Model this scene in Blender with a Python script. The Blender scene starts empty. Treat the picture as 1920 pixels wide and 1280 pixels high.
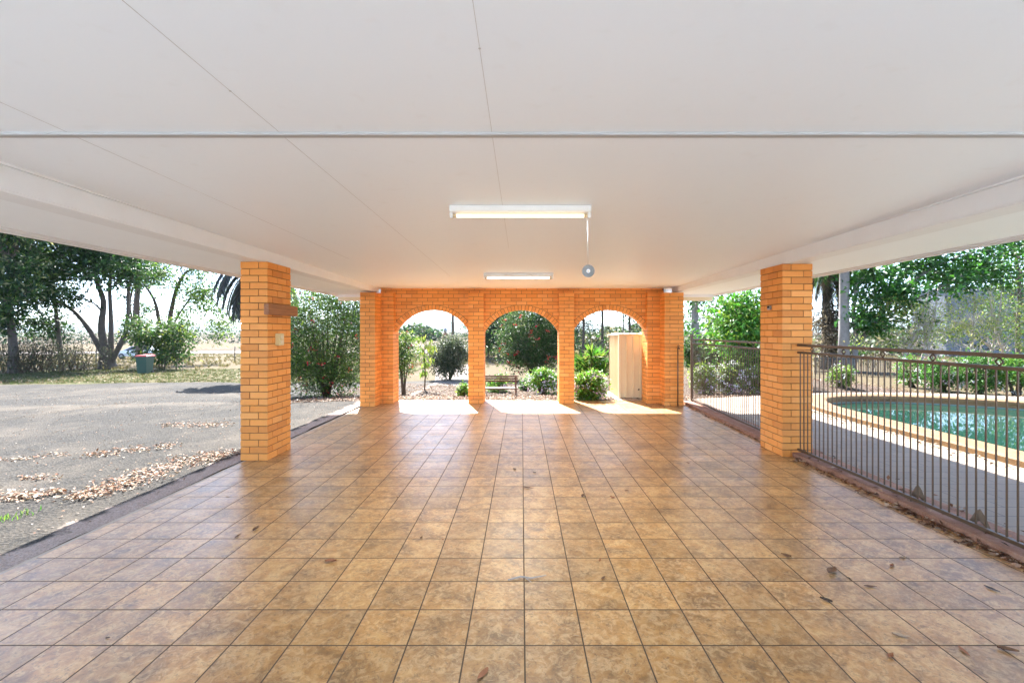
import bpy, math, random
import numpy as np
from mathutils import Vector, Matrix
from mathutils.geometry import tessellate_polygon

random.seed(7)
RNG = np.random.default_rng(11)
C = bpy.context.scene.collection
sc = bpy.context.scene
F, CX, CY, HC = 862.0, 978.0, 621.0, 1.6


def PX(px, D): return (px - CX) / F * D
def PZ(py, D): return HC - (py - CY) / F * D


# ------------------------------------------------------------------ terrain
def sstep(a, b, x):
    t = np.clip((x - a) / (b - a), 0, 1)
    return t * t * (3 - 2 * t)


def g(x, y):
    x = np.asarray(x, float); y = np.asarray(y, float)
    dx = np.maximum(np.maximum(-3.6 - x, x - 14.0), 0)
    dy = np.maximum(np.maximum(-7.0 - y, y - 11.0), 0)
    e = np.hypot(dx, dy) + 1e-6
    k = (.12 * dy + .03 * dx) / e
    z = -.045 - k * np.minimum(e, 4) - .02 * np.clip(e - 4, 0, 50) - .008 * np.clip(e - 54, 0, 350)
    # earth bank in the garden to the right of the arches
    z = z + .55 * np.exp(-(((x - 8.6) / 3.4) ** 2 + ((y - 18.5) / 2.4) ** 2)) * sstep(11.5, 14, y)
    return z


def GP(px, py):
    """ground point under a pixel of the reference survey"""
    D = 10.0
    for _ in range(60):
        z = float(g(PX(px, D), D))
        D = .5 * D + .5 * (HC - z) * F / (py - CY)
    return Vector((PX(px, D), D, float(g(PX(px, D), D))))


# ------------------------------------------------------------------ tags
def tag(o, label=None, cat=None, group=None, kind=None):
    if label: o['label'] = label
    if cat: o['category'] = cat
    if group: o['group'] = group
    if kind: o['kind'] = kind
    return o


def thing(name, label, cat, loc=(0, 0, 0), rz=0, group=None):
    o = bpy.data.objects.new(name, None)
    C.objects.link(o)
    o.location = loc; o.rotation_euler = (0, 0, rz)
    o.empty_display_size = .1
    return tag(o, label, cat, group)


def copy_tree(o, parent=None):
    c = o.copy(); C.objects.link(c)
    if parent: c.parent = parent
    for ch in list(o.children): copy_tree(ch, c)
    return c


# ------------------------------------------------------------------ mesh builder
class MB:
    def __init__(s):
        s.v = []; s.f = []; s.c = []; s.sm = []

    def add(s, vs, fs, col=0.0, smooth=False):
        b = len(s.v)
        s.v += [tuple(v) for v in vs]
        for f in fs:
            s.f.append(tuple(i + b for i in f)); s.sm.append(smooth)
        s.c += [col] * len(vs)

    def box(s, x0, x1, y0, y1, z0, z1, col=0.0):
        s.add([(x0, y0, z0), (x1, y0, z0), (x1, y1, z0), (x0, y1, z0), (x0, y0, z1), (x1, y0, z1), (x1, y1, z1), (x0, y1, z1)],
              [(0, 3, 2, 1), (4, 5, 6, 7), (0, 1, 5, 4), (1, 2, 6, 5), (2, 3, 7, 6), (3, 0, 4, 7)], col)

    def cbox(s, x0, x1, y0, y1, z0, z1, ch=.004, col=0.0):
        """box with chamfered edges"""
        vs = []
        def ring(z, i): return [(x0 + i, y0 + i, z), (x1 - i, y0 + i, z), (x1 - i, y1 - i, z), (x0 + i, y1 - i, z)]
        vs = ring(z0, ch) + ring(z0 + ch, 0) + ring(z1 - ch, 0) + ring(z1, ch)
        fs = [(3, 2, 1, 0), (12, 13, 14, 15)]
        for k in range(3):
            for i in range(4):
                j = (i + 1) % 4
                fs.append((4 * k + i, 4 * k + j, 4 * k + 4 + j, 4 * k + 4 + i))
        s.add(vs, fs, col)

    def hexa(s, pts, col=0.0):
        s.add(pts, [(0, 3, 2, 1), (4, 5, 6, 7), (0, 1, 5, 4), (1, 2, 6, 5), (2, 3, 7, 6), (3, 0, 4, 7)], col)

    def tube(s, pts, rad, n=8, col=0.0, cap=True, wob=0.0):
        pts = [Vector(p) for p in pts]
        if not hasattr(rad, '__len__'): rad = [rad] * len(pts)
        vs = []; fs = []
        up = Vector((0, 0, 1))
        prev = None
        for i, p in enumerate(pts):
            t = (pts[min(i + 1, len(pts) - 1)] - pts[max(i - 1, 0)])
            if t.length < 1e-9: t = Vector((0, 0, 1))
            t.normalize()
            if prev is None:
                a = t.cross(Vector((1, 0, 0)) if abs(t.x) < .9 else Vector((0, 1, 0))).normalized()
            else:
                a = (prev - t * prev.dot(t)).normalized()
            prev = a
            b = t.cross(a)
            for k in range(n):
                th = 2 * math.pi * k / n
                r = rad[i] * (1 + (random.uniform(-wob, wob) if wob else 0))
                vs.append(p + a * (r * math.cos(th)) + b * (r * math.sin(th)))
        for i in range(len(pts) - 1):
            for k in range(n):
                k2 = (k + 1) % n
                fs.append((i * n + k, i * n + k2, (i + 1) * n + k2, (i + 1) * n + k))
        if cap:
            fs.append(tuple(range(n))[::-1]); fs.append(tuple((len(pts) - 1) * n + k for k in range(n)))
        s.add(vs, fs, col, True)

    def disc(s, c, r, axis, th, n=24, r_in=0.0, col=0.0):
        """flat ring/disc of thickness th, axis a unit vector"""
        ax = Vector(axis).normalized(); c = Vector(c)
        a = ax.orthogonal().normalized(); b = ax.cross(a)
        ri = max(r_in, 1e-4)
        vs = []
        for off in (-th / 2, th / 2):
            for rr in (ri, r):
                for k in range(n):
                    t = 2 * math.pi * k / n
                    vs.append(c + ax * off + a * (rr * math.cos(t)) + b * (rr * math.sin(t)))
        fs = []
        for k in range(n):
            j = (k + 1) % n
            fs += [(k, j, n + j, n + k), (2 * n + k, 3 * n + k, 3 * n + j, 2 * n + j),
                   (n + k, n + j, 3 * n + j, 3 * n + k), (k, 2 * n + k, 2 * n + j, j)]
        s.add(vs, fs, col)

    def prism(s, poly, axis, a0, a1, col=0.0):
        """extrude 2D outline along an axis; poly in the other two coordinates (x,z for axis y; y,z for axis x; x,y for z)"""
        def mk(p, t):
            if axis == 'y': return (p[0], t, p[1])
            if axis == 'x': return (t, p[0], p[1])
            return (p[0], p[1], t)
        n = len(poly)
        tris = tessellate_polygon([[Vector((p[0], p[1], 0)) for p in poly]])
        vs = [mk(p, a0) for p in poly] + [mk(p, a1) for p in poly]
        fs = []
        for t in tris:
            fs.append(tuple(t)); fs.append(tuple(i + n for i in t[::-1]))
        for i in range(n):
            j = (i + 1) % n
            fs.append((i, j, n + j, n + i))
        s.add(vs, fs, col)

    def build(s, name, mat, parent=None, loc=None):
        me = bpy.data.meshes.new(name)
        me.from_pydata(s.v, [], s.f)
        me.polygons.foreach_set('use_smooth', s.sm)
        at = me.attributes.new('var', 'FLOAT', 'POINT')
        at.data.foreach_set('value', np.array(s.c, dtype=np.float32))
        me.materials.append(mat)
        me.update()
        import bmesh
        bm = bmesh.new(); bm.from_mesh(me)
        bmesh.ops.recalc_face_normals(bm, faces=bm.faces)
        bm.to_mesh(me); bm.free()
        o = bpy.data.objects.new(name, me)
        C.objects.link(o)
        if parent: o.parent = parent
        if loc: o.location = loc
        return o


def grid_obj(name, P, mat, parent=None, smooth=True):
    """P: (n,m,3) array of points"""
    n, m, _ = P.shape
    idx = np.arange(n * m).reshape(n, m)
    q = np.stack([idx[:-1, :-1], idx[1:, :-1], idx[1:, 1:], idx[:-1, 1:]], -1).reshape(-1, 4)
    me = bpy.data.meshes.new(name)
    me.vertices.add(n * m); me.vertices.foreach_set('co', P.reshape(-1).astype(np.float32))
    me.loops.add(q.size); me.loops.foreach_set('vertex_index', q.reshape(-1).astype(np.int32))
    me.polygons.add(len(q)); me.polygons.foreach_set('loop_start', np.arange(0, q.size, 4, dtype=np.int32))
    me.update(calc_edges=True)
    me.polygons.foreach_set('use_smooth', [smooth] * len(q))
    me.materials.append(mat)
    o = bpy.data.objects.new(name, me); C.objects.link(o)
    if parent: o.parent = parent
    return o


def leaves_obj(name, pos, dirv, nrm, L, W, col, mat, parent=None, fold=.18):
    """rhombic folded leaves, one quad pair each. dirv along the leaf, nrm its upper side."""
    N = len(pos)
    dirv = dirv / (np.linalg.norm(dirv, axis=1, keepdims=True) + 1e-9)
    side = np.cross(dirv, nrm); side /= (np.linalg.norm(side, axis=1, keepdims=True) + 1e-9)
    up = np.cross(side, dirv)
    L = np.broadcast_to(np.asarray(L, float).reshape(-1, 1), (N, 1)); W = np.broadcast_to(np.asarray(W, float).reshape(-1, 1), (N, 1))
    v = np.empty((N, 4, 3))
    v[:, 0] = pos
    v[:, 1] = pos + dirv * L * .48 + side * W * .5 + up * W * fold
    v[:, 2] = pos + dirv * L - up * L * .08
    v[:, 3] = pos + dirv * L * .48 - side * W * .5 + up * W * fold
    b = (np.arange(N) * 4)[:, None]
    tri = np.concatenate([b + np.array([[0, 1, 2]]), b + np.array([[0, 2, 3]])], 1).reshape(-1, 3)
    me = bpy.data.meshes.new(name)
    me.vertices.add(N * 4); me.vertices.foreach_set('co', v.reshape(-1).astype(np.float32))
    me.loops.add(tri.size); me.loops.foreach_set('vertex_index', tri.reshape(-1).astype(np.int32))
    me.polygons.add(len(tri)); me.polygons.foreach_set('loop_start', np.arange(0, tri.size, 3, dtype=np.int32))
    me.update(calc_edges=True)
    at = me.attributes.new('Col', 'FLOAT_COLOR', 'POINT')
    c4 = np.ones((N, 4, 4)); c4[:, :, :3] = np.asarray(col)[:, None, :]
    at.data.foreach_set('color', c4.reshape(-1).astype(np.float32))
    me.materials.append(mat)
    o = bpy.data.objects.new(name, me); C.objects.link(o)
    if parent: o.parent = parent
    return o


def rand_unit(N):
    v = RNG.normal(size=(N, 3)); return v / np.linalg.norm(v, axis=1, keepdims=True)


def pal(cols, N, jit=.18, w=None):
    cols = np.array(cols, float)
    i = RNG.choice(len(cols), N, p=w)
    return np.clip(cols[i] * (1 + RNG.normal(size=(N, 1)) * jit), .003, .95)


# ------------------------------------------------------------------ materials
def new_mat(name):
    m = bpy.data.materials.new(name); m.use_nodes = True
    nt = m.node_tree; nt.nodes.clear()
    return m, nt, nt.nodes, nt.links


class NT:
    def __init__(s, name):
        s.m, s.nt, s.n, s.l = new_mat(name)
        s.out = s.n.new('ShaderNodeOutputMaterial')

    def node(s, t, **kw):
        o = s.n.new(t)
        ins = kw.pop('ins', {})
        for k, v in kw.items(): setattr(o, k, v)
        for k, v in ins.items():
            if isinstance(v, bpy.types.NodeSocket): s.l.new(v, o.inputs[k])
            else: o.inputs[k].default_value = v
        return o

    def math(s, op, a, b=0.0, c=None):
        o = s.node('ShaderNodeMath', operation=op)
        for i, v in enumerate((a, b) if c is None else (a, b, c)):
            if isinstance(v, bpy.types.NodeSocket): s.l.new(v, o.inputs[i])
            else: o.inputs[i].default_value = v
        return o.outputs[0]

    def mix(s, fac, a, b, blend='MIX'):
        o = s.node('ShaderNodeMix', data_type='RGBA', blend_type=blend)
        for i, v in ((0, fac), (6, a), (7, b)):
            if isinstance(v, bpy.types.NodeSocket): s.l.new(v, o.inputs[i])
            else: o.inputs[i].default_value = (v if i == 0 else (*v, 1) if len(v) == 3 else v)
        return o.outputs[2]

    def ramp(s, fac, stops):
        o = s.node('ShaderNodeValToRGB')
        cr = o.color_ramp
        while len(cr.elements) < len(stops): cr.elements.new(.5)
        for e, (p, c) in zip(cr.elements, stops):
            e.position = p; e.color = (*c, 1) if hasattr(c, '__len__') else (c, c, c, 1)
        s.l.new(fac, o.inputs[0])
        return o.outputs[0]

    def noise(s, scale, detail=4, rough=.55, vec=None, dist=0.0):
        o = s.node('ShaderNodeTexNoise')
        o.inputs['Scale'].default_value = scale; o.inputs['Detail'].default_value = detail
        o.inputs['Roughness'].default_value = rough; o.inputs['Distortion'].default_value = dist
        if vec is not None: s.l.new(vec, o.inputs['Vector'])
        return o.outputs[0]

    def pos(s): return s.node('ShaderNodeNewGeometry').outputs['Position']

    def obj(s): return s.node('ShaderNodeTexCoord').outputs['Object']

    def attr(s, name, out='Fac'): return s.node('ShaderNodeAttribute', attribute_name=name).outputs[out]

    def bump(s, h, strength=.3, dist=.01):
        o = s.node('ShaderNodeBump'); o.inputs['Strength'].default_value = strength; o.inputs['Distance'].default_value = dist
        s.l.new(h, o.inputs['Height']); return o.outputs[0]

    def bsdf(s, col, rough=.6, metal=0.0, normal=None, spec=.5, **kw):
        p = s.node('ShaderNodeBsdfPrincipled')
        for k, v in (('Base Color', col), ('Roughness', rough), ('Metallic', metal), ('Specular IOR Level', spec)):
            if isinstance(v, bpy.types.NodeSocket): s.l.new(v, p.inputs[k])
            else: p.inputs[k].default_value = (*v, 1) if hasattr(v, '__len__') else v
        if normal: s.l.new(normal, p.inputs['Normal'])
        for k, v in kw.items(): p.inputs[k].default_value = v
        s.l.new(p.outputs[0], s.out.inputs[0])
        return s.m


def plain(name, col, rough=.6, metal=0.0, var=.12, scale=8.0, bump=.0, spec=.5):
    t = NT(name)
    n = t.noise(scale, 4, .6, t.obj())
    c = t.mix(n, tuple(x * (1 - var) for x in col), tuple(min(1, x * (1 + var)) for x in col))
    nn = t.bump(n, bump, .01) if bump else None
    return t.bsdf(c, rough, metal, nn, spec)


def leaf_mat(name, rough=.5, trans=.45, spec=.4):
    t = NT(name)
    c = t.attr('Col', 'Color')
    p = t.node('ShaderNodeBsdfPrincipled'); t.l.new(c, p.inputs['Base Color'])
    p.inputs['Roughness'].default_value = rough; p.inputs['Specular IOR Level'].default_value = spec
    tr = t.node('ShaderNodeBsdfTranslucent')
    c2 = t.mix(.6, c, (.9, 1.0, .25), 'MULTIPLY')
    c3 = t.mix(.5, c2, c)
    t.l.new(c3, tr.inputs['Color'])
    mx = t.node('ShaderNodeMixShader'); mx.inputs[0].default_value = trans
    t.l.new(p.outputs[0], mx.inputs[1]); t.l.new(tr.outputs[0], mx.inputs[2])
    t.l.new(mx.outputs[0], t.out.inputs[0])
    return t.m


M = {}
M['leaf'] = leaf_mat('leaf_green')
M['dry'] = leaf_mat('leaf_dry', .7, .12, .2)
M['petal'] = leaf_mat('petal', .6, .3, .2)
M['white_paint'] = plain('white_paint', (.89, .935, .97), .45, 0, .025, 3)
M['beam_paint'] = plain('beam_paint', (.82, .85, .875), .5, 0, .05, 5)
M['fascia_paint'] = plain('fascia_paint', (.76, .78, .80), .45, 0, .05, 4)
M['lamp_white'] = plain('lamp_white', (.78, .77, .73), .35, 0, .04, 20)
M['lamp_yellow'] = plain('lamp_yellowed', (.62, .46, .26), .4, 0, .08, 30)
M['bronze'] = plain('bronze_metal', (.10, .062, .035), .42, .25, .25, 14)
M['cream'] = plain('cream_steel', (.68, .56, .37), .42, 0, .05, 6)
M['cream_plastic'] = plain('cream_plastic', (.66, .52, .26), .35, 0, .1, 40)
M['steel'] = plain('grey_steel', (.28, .28, .29), .45, .6, .2, 10)
M['dark'] = plain('dark_hole', (.02, .018, .016), .8)
M['bark'] = plain('bark_dark', (.11, .085, .068), .9, 0, .5, 5, .6)
M['bark_grey'] = plain('bark_grey', (.23, .21, .20), .85, 0, .35, 7, .5)
M['stem'] = plain('stem_brown', (.10, .07, .045), .9, 0, .4, 12, .4)
M['twig_pale'] = plain('twig_pale', (.42, .36, .30), .85, 0, .35, 9, .3)
M['bin_green'] = plain('bin_green', (.018, .06, .045), .42, 0, .1, 6)
M['bin_red'] = plain('bin_red', (.32, .03, .03), .45, 0, .12, 6)
M['rubber'] = plain('rubber', (.02, .02, .02), .7)
M['car_paint'] = plain('car_silver', (.42, .45, .50), .25, .5, .04, 3)
M['car_glass'] = plain('car_glass', (.02, .025, .03), .08, 0, .05, 3)
M['rust_bench'] = plain('bench_wood', (.115, .055, .032), .75, 0, .35, 12, .3)
M['post_wood'] = plain('post_wood', (.15, .125, .10), .9, 0, .3, 9, .4)
M['wire'] = plain('wire', (.22, .21, .2), .5, .6)
M['dark_fence'] = plain('dark_fence', (.035, .038, .042), .55, .2)
M['shed_grey'] = plain('shed_grey', (.15, .17, .195), .6, 0, .12, .7)
M['hose'] = plain('cord', (.5, .45, .38), .8)
M['brown_pile'] = plain('dead_frond', (.16, .115, .08), .9, 0, .4, 6)


def mk_timber():
    t = NT('stained_timber')
    mp = t.node('ShaderNodeMapping'); t.l.new(t.obj(), mp.inputs[0]); mp.inputs['Scale'].default_value = (14, 1.2, 22)
    n = t.noise(3.0, 6, .65, mp.outputs[0])
    c = t.ramp(n, [(.25, (.16, .055, .018)), (.55, (.30, .115, .038)), (.8, (.40, .17, .06))])
    return t.bsdf(c, .5, 0, t.bump(n, .25, .004))


M['timber'] = mk_timber()


def mk_brick():
    t = NT('orange_brick')
    v = t.attr('var')
    base = t.ramp(v, [(0.0, (.57, .185, .030)), (.25, (.74, .272, .048)), (.5, (.79, .302, .06)), (.75, (.69, .24, .037)), (1.0, (.81, .345, .09))])
    p = t.pos()
    n = t.noise(26, 5, .65, p)
    n2 = t.noise(180, 3, .6, p)
    c = t.mix(t.math('MULTIPLY', n, .35), base, (.86, .40, .12))
    spots = t.ramp(n2, [(.66, 0.0), (.74, 1.0)])
    c = t.mix(t.math('MULTIPLY', spots, .35), c, (.24, .075, .02))
    nl = t.noise(1.7, 4, .6, p)
    grime = t.ramp(nl, [(.50, 0.0), (.75, 1.0)])
    c = t.mix(t.math('MULTIPLY', grime, .22), c, (.42, .20, .09))
    h = t.math('ADD', t.math('MULTIPLY', n2, .5), n)
    return t.bsdf(c, .62, 0, t.bump(h, .25, .004), .35)


M['brick'] = mk_brick()


def mk_mortar():
    t = NT('brown_mortar')
    n = t.noise(60, 4, .6, t.pos())
    c = t.mix(n, (.21, .095, .034), (.33, .165, .07))
    return t.bsdf(c, .9, 0, t.bump(n, .4, .004), .2)


M['mortar'] = mk_mortar()

TX0, TY0, TS = .016, 2.345, .301


def mk_tile():
    t = NT('glazed_stone_tile')
    p = t.pos()
    sx = t.node('ShaderNodeSeparateXYZ'); t.l.new(p, sx.inputs[0])
    u = t.math('DIVIDE', t.math('SUBTRACT', sx.outputs[0], TX0), TS)
    v = t.math('DIVIDE', t.math('SUBTRACT', sx.outputs[1], TY0), TS)
    fu = t.math('FRACT', u); fv = t.math('FRACT', v)
    iu = t.math('FLOOR', u); iv = t.math('FLOOR', v)
    du = t.math('MINIMUM', fu, t.math('SUBTRACT', 1.0, fu))
    dv = t.math('MINIMUM', fv, t.math('SUBTRACT', 1.0, fv))
    d = t.math('MINIMUM', du, dv)
    cell = t.node('ShaderNodeCombineXYZ'); t.l.new(iu, cell.inputs[0]); t.l.new(iv, cell.inputs[1])
    wn = t.node('ShaderNodeTexWhiteNoise', noise_dimensions='3D'); t.l.new(cell.outputs[0], wn.inputs['Vector'])
    off = t.node('ShaderNodeVectorMath', operation='SCALE'); t.l.new(wn.outputs['Color'], off.inputs[0]); off.inputs['Scale'].default_value = 37.0
    vec = t.node('ShaderNodeVectorMath', operation='ADD'); t.l.new(p, vec.inputs[0]); t.l.new(off.outputs[0], vec.inputs[1])
    V = vec.outputs[0]
    n1 = t.noise(5.0, 6, .62, V, .6)
    n2 = t.noise(17.0, 8, .72, V, 1.2)
    n3 = t.noise(38.0, 8, .8, V, .8)
    big = t.ramp(n1, [(.30, (.170, .086, .030)), (.45, (.325, .157, .045)), (.55, (.445, .218, .062)), (.68, (.54, .305, .108))])
    sp = t.ramp(n2, [(.42, 0.0), (.50, .3), (.60, 1.0)])
    c = t.mix(t.math('MULTIPLY', sp, .62), big, (.66, .43, .205))
    dk = t.ramp(n3, [(.38, 1.0), (.48, 0.0)])
    c = t.mix(t.math('MULTIPLY', dk, .6), c, (.10, .058, .028))
    tone = t.math('ADD', .86, t.math('MULTIPLY', wn.outputs['Value'], .28))
    tc = t.node('ShaderNodeCombineXYZ')
    for i in range(3): t.l.new(tone, tc.inputs[i])
    c = t.mix(1.0, c, tc.outputs[0], 'MULTIPLY')
    # dust and fine dirt, with shapes of its own
    nd = t.noise(.9, 6, .65, p, .5)
    dust = t.ramp(nd, [(.42, 0.0), (.72, 1.0)])
    c = t.mix(t.math('MULTIPLY', dust, .16), c, (.50, .36, .20))
    grout = t.ramp(d, [(.0095, 1.0), (.016, 0.0)])
    gn = t.noise(7, 3, .6, p)
    gc = t.mix(gn, (.055, .032, .016), (.105, .064, .034))
    c = t.mix(grout, c, gc)
    h = t.math('SUBTRACT', t.math('MULTIPLY', n2, .22), t.math('MULTIPLY', grout, 1.0))
    r = t.math('ADD', .22, t.math('MULTIPLY', t.noise(2.3, 5, .6, p), .24))
    r = t.math('ADD', r, t.math('MULTIPLY', grout, .5))
    r = t.math('ADD', r, t.math('MULTIPLY', sp, .07))
    return t.bsdf(c, r, 0, t.bump(h, .35, .004), .5)


M['tile'] = mk_tile()


def mk_ceiling():
    t = NT('ceiling_sheet')
    n = t.noise(1.3, 4, .5, t.pos()); n2 = t.noise(9, 3, .5, t.pos())
    c = t.mix(n, (.85, .915, .975), (.88, .935, .98))
    c = t.mix(t.math('MULTIPLY', t.ramp(n2, [(.62, 0.0), (.8, 1.0)]), .12), c, (.66, .65, .62))
    return t.bsdf(c, .5, 0, None, .3)


M['ceiling'] = mk_ceiling()
M['joint'] = plain('joint_grey', (.52, .52, .52), .7)
M['step_shade_grey'] = plain('step_shade_grey', (.43, .43, .43), .6, 0, .1, 3)  # grey paint stands in for the shade on the ceiling step


def mk_gravel():
    t = NT('grey_gravel')
    p = t.pos()
    big = t.noise(.45, 5, .6, p, .4)
    mid = t.noise(3.5, 6, .65, p)
    vo = t.node('ShaderNodeTexVoronoi'); vo.inputs['Scale'].default_value = 42; t.l.new(p, vo.inputs['Vector'])
    vo2 = t.node('ShaderNodeTexVoronoi'); vo2.inputs['Scale'].default_value = 110; t.l.new(p, vo2.inputs['Vector'])
    bw = t.node('ShaderNodeSeparateColor'); t.l.new(vo.outputs['Color'], bw.inputs[0])
    bw2 = t.node('ShaderNodeSeparateColor'); t.l.new(vo2.outputs['Color'], bw2.inputs[0])
    stone = t.ramp(t.math('ADD', t.math('MULTIPLY', bw.outputs[0], .5), t.math('MULTIPLY', bw2.outputs[1], .5)),
                   [(.15, (.010, .0086, .0065)), (.45, (.0195, .0168, .0132)), (.7, (.031, .0270, .0214)), (.9, (.076, .066, .052))])
    sand = t.mix(mid, (.062, .050, .037), (.095, .078, .059))
    f = t.ramp(t.math('ADD', t.math('MULTIPLY', big, .75), t.math('MULTIPLY', mid, .3)), [(.48, 0.0), (.66, .85)])
    c = t.mix(f, stone, sand)
    sy = t.node('ShaderNodeSeparateXYZ'); t.l.new(p, sy.inputs[0])
    yy = t.math('ADD', sy.outputs[1], t.math('ADD', t.math('MULTIPLY', big, 3.0), t.math('MULTIPLY', sy.outputs[0], -.10)))
    band = t.math('ABSOLUTE', t.math('SUBTRACT', yy, 13.6))
    bf = t.ramp(t.math('ADD', band, t.math('MULTIPLY', mid, .9)), [(.55, .9), (1.0, 0.0)])
    c = t.mix(bf, c, sand)
    # warmer grit along the slab edge, painted paler to offset the eave shadow
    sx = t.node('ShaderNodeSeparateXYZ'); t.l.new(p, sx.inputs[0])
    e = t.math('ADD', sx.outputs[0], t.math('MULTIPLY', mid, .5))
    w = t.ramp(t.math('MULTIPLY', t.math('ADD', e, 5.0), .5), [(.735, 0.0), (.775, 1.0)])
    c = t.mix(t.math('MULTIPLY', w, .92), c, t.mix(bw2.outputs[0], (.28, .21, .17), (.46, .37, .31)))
    h = t.math('ADD', t.math('MULTIPLY', vo.outputs['Distance'], .8), t.math('MULTIPLY', mid, .9))
    return t.bsdf(c, .92, 0, t.bump(h, .9, .02), .25)


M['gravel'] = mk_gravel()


def mk_terrain():
    t = NT('terrain_soil_and_dry_grass')
    p = t.pos()
    n1 = t.noise(.09, 6, .6, p); n2 = t.noise(1.2, 6, .65, p); n3 = t.noise(14, 5, .7, p)
    dry = t.mix(n1, (.085, .064, .034), (.125, .096, .058))
    dry = t.mix(t.ramp(n2, [(.45, 0.0), (.7, .8)]), dry, (.075, .07, .03))
    dry = t.mix(t.ramp(n3, [(.4, .5), (.6, 0.0)]), dry, (.125, .095, .06))
    strip = t.noise(.012, 3, .5, p)
    far = t.mix(t.ramp(strip, [(.45, 0.0), (.55, 1.0)]), dry, (.080, .060, .040))
    sx = t.node('ShaderNodeSeparateXYZ'); t.l.new(p, sx.inputs[0])
    m = t.ramp(t.math('DIVIDE', sx.outputs[1], 400.0), [(.12, 0.0), (.2, 1.0)])
    c = t.mix(m, dry, far)
    return t.bsdf(c, .95, 0, t.bump(t.math('ADD', n2, n3), .7, .05), .1)


M['terrain'] = mk_terrain()


def mk_mulch():
    t = NT('mulch_soil')
    p = t.pos()
    n = t.noise(2.0, 6, .65, p); n2 = t.noise(30, 6, .75, p)
    c = t.mix(n, (.06, .043, .032), (.115, .085, .066))
    c = t.mix(t.ramp(n2, [(.5, 0.0), (.66, .8)]), c, (.19, .145, .115))
    c = t.mix(t.ramp(n2, [(.32, .8), (.45, 0.0)]), c, (.06, .042, .03))
    return t.bsdf(c, .95, 0, t.bump(n2, .9, .03), .1)


M['mulch'] = mk_mulch()


def mk_lawn():
    t = NT('thin_lawn')
    p = t.pos()
    n = t.noise(.6, 6, .65, p); n2 = t.noise(20, 5, .75, p)
    c = t.ramp(n, [(.35, (.075, .064, .034)), (.52, (.042, .054, .019)), (.7, (.026, .044, .013))])
    c = t.mix(t.ramp(n2, [(.42, .6), (.6, 0.0)]), c, (.15, .12, .06))
    return t.bsdf(c, .95, 0, t.bump(n2, .8, .04), .1)


M['lawn'] = mk_lawn()
M['road'] = plain('pale_dirt_road', (.19, .155, .13), .95, 0, .15, .8, .3)
M['bounce_pale'] = plain('bounce_pale', (.73, .79, .835), .9, 0, .12, 2, .2)
M['hill'] = plain('hill_scrub', (.10, .13, .09), 1.0, 0, .3, .004)
M['concrete_red'] = None


def mk_kerb():
    t = NT('red_brown_concrete')
    p = t.pos(); n = t.noise(6, 6, .65, p); n2 = t.noise(70, 4, .7, p)
    c = t.ramp(n, [(.3, (.19, .088, .052)), (.55, (.30, .155, .10)), (.75, (.38, .23, .16))])
    c = t.mix(t.ramp(n2, [(.5, 0.0), (.7, .5)]), c, (.40, .27, .2))
    return t.bsdf(c, .85, 0, t.bump(n2, .4, .006), .3)


M['kerb'] = mk_kerb()


def mk_edge():
    t = NT('bare_concrete_edge')
    p = t.pos(); n = t.noise(8, 6, .65, p)
    c = t.mix(n, (.36, .29, .22), (.52, .43, .34))
    return t.bsdf(c, .9, 0, t.bump(n, .4, .008), .3)


M['edge'] = mk_edge()


def mk_deck():
    t = NT('pool_paver')
    p = t.pos()
    br = t.node('ShaderNodeTexBrick'); t.l.new(p, br.inputs['Vector'])
    br.inputs['Scale'].default_value = 1.0
    br.inputs['Brick Width'].default_value = .42; br.inputs['Row Height'].default_value = .21
    br.inputs['Mortar Size'].default_value = .006; br.inputs['Mortar Smooth'].default_value = .3
    br.inputs['Color1'].default_value = (.245, .195, .145, 1); br.inputs['Color2'].default_value = (.305, .24, .175, 1)
    br.inputs['Mortar'].default_value = (.12, .098, .08, 1)
    n = t.noise(1.1, 6, .65, p, .3); n2 = t.noise(40, 5, .7, p)
    c = t.mix(t.ramp(n, [(.4, 0.0), (.7, .6)]), br.outputs['Color'], (.225, .18, .135))
    c = t.mix(t.ramp(n2, [(.5, 0.0), (.7, .35)]), c, (.32, .265, .215))
    h = t.math('SUBTRACT', t.math('MULTIPLY', n2, .3), br.outputs['Fac'])
    return t.bsdf(c, .75, 0, t.bump(h, .4, .006), .35)


M['deck'] = mk_deck()


def mk_coping():
    t = NT('terracotta_coping')
    p = t.pos(); n = t.noise(4, 6, .65, p); n2 = t.noise(60, 4, .7, p)
    c = t.ramp(n, [(.3, (.155, .084, .032)), (.55, (.20, .114, .047)), (.75, (.245, .152, .072))])
    c = t.mix(t.ramp(n2, [(.5, 0.0), (.7, .4)]), c, (.28, .18, .095))
    return t.bsdf(c, .7, 0, t.bump(n2, .35, .006), .35)


M['coping'] = mk_coping()


def mk_poolwall():
    t = NT('pool_render')
    n = t.noise(1.5, 5, .6, t.pos())
    c = t.mix(n, (.15, .22, .205), (.22, .29, .265))
    return t.bsdf(c, .7, 0)


M['poolwall'] = mk_poolwall()


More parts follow.
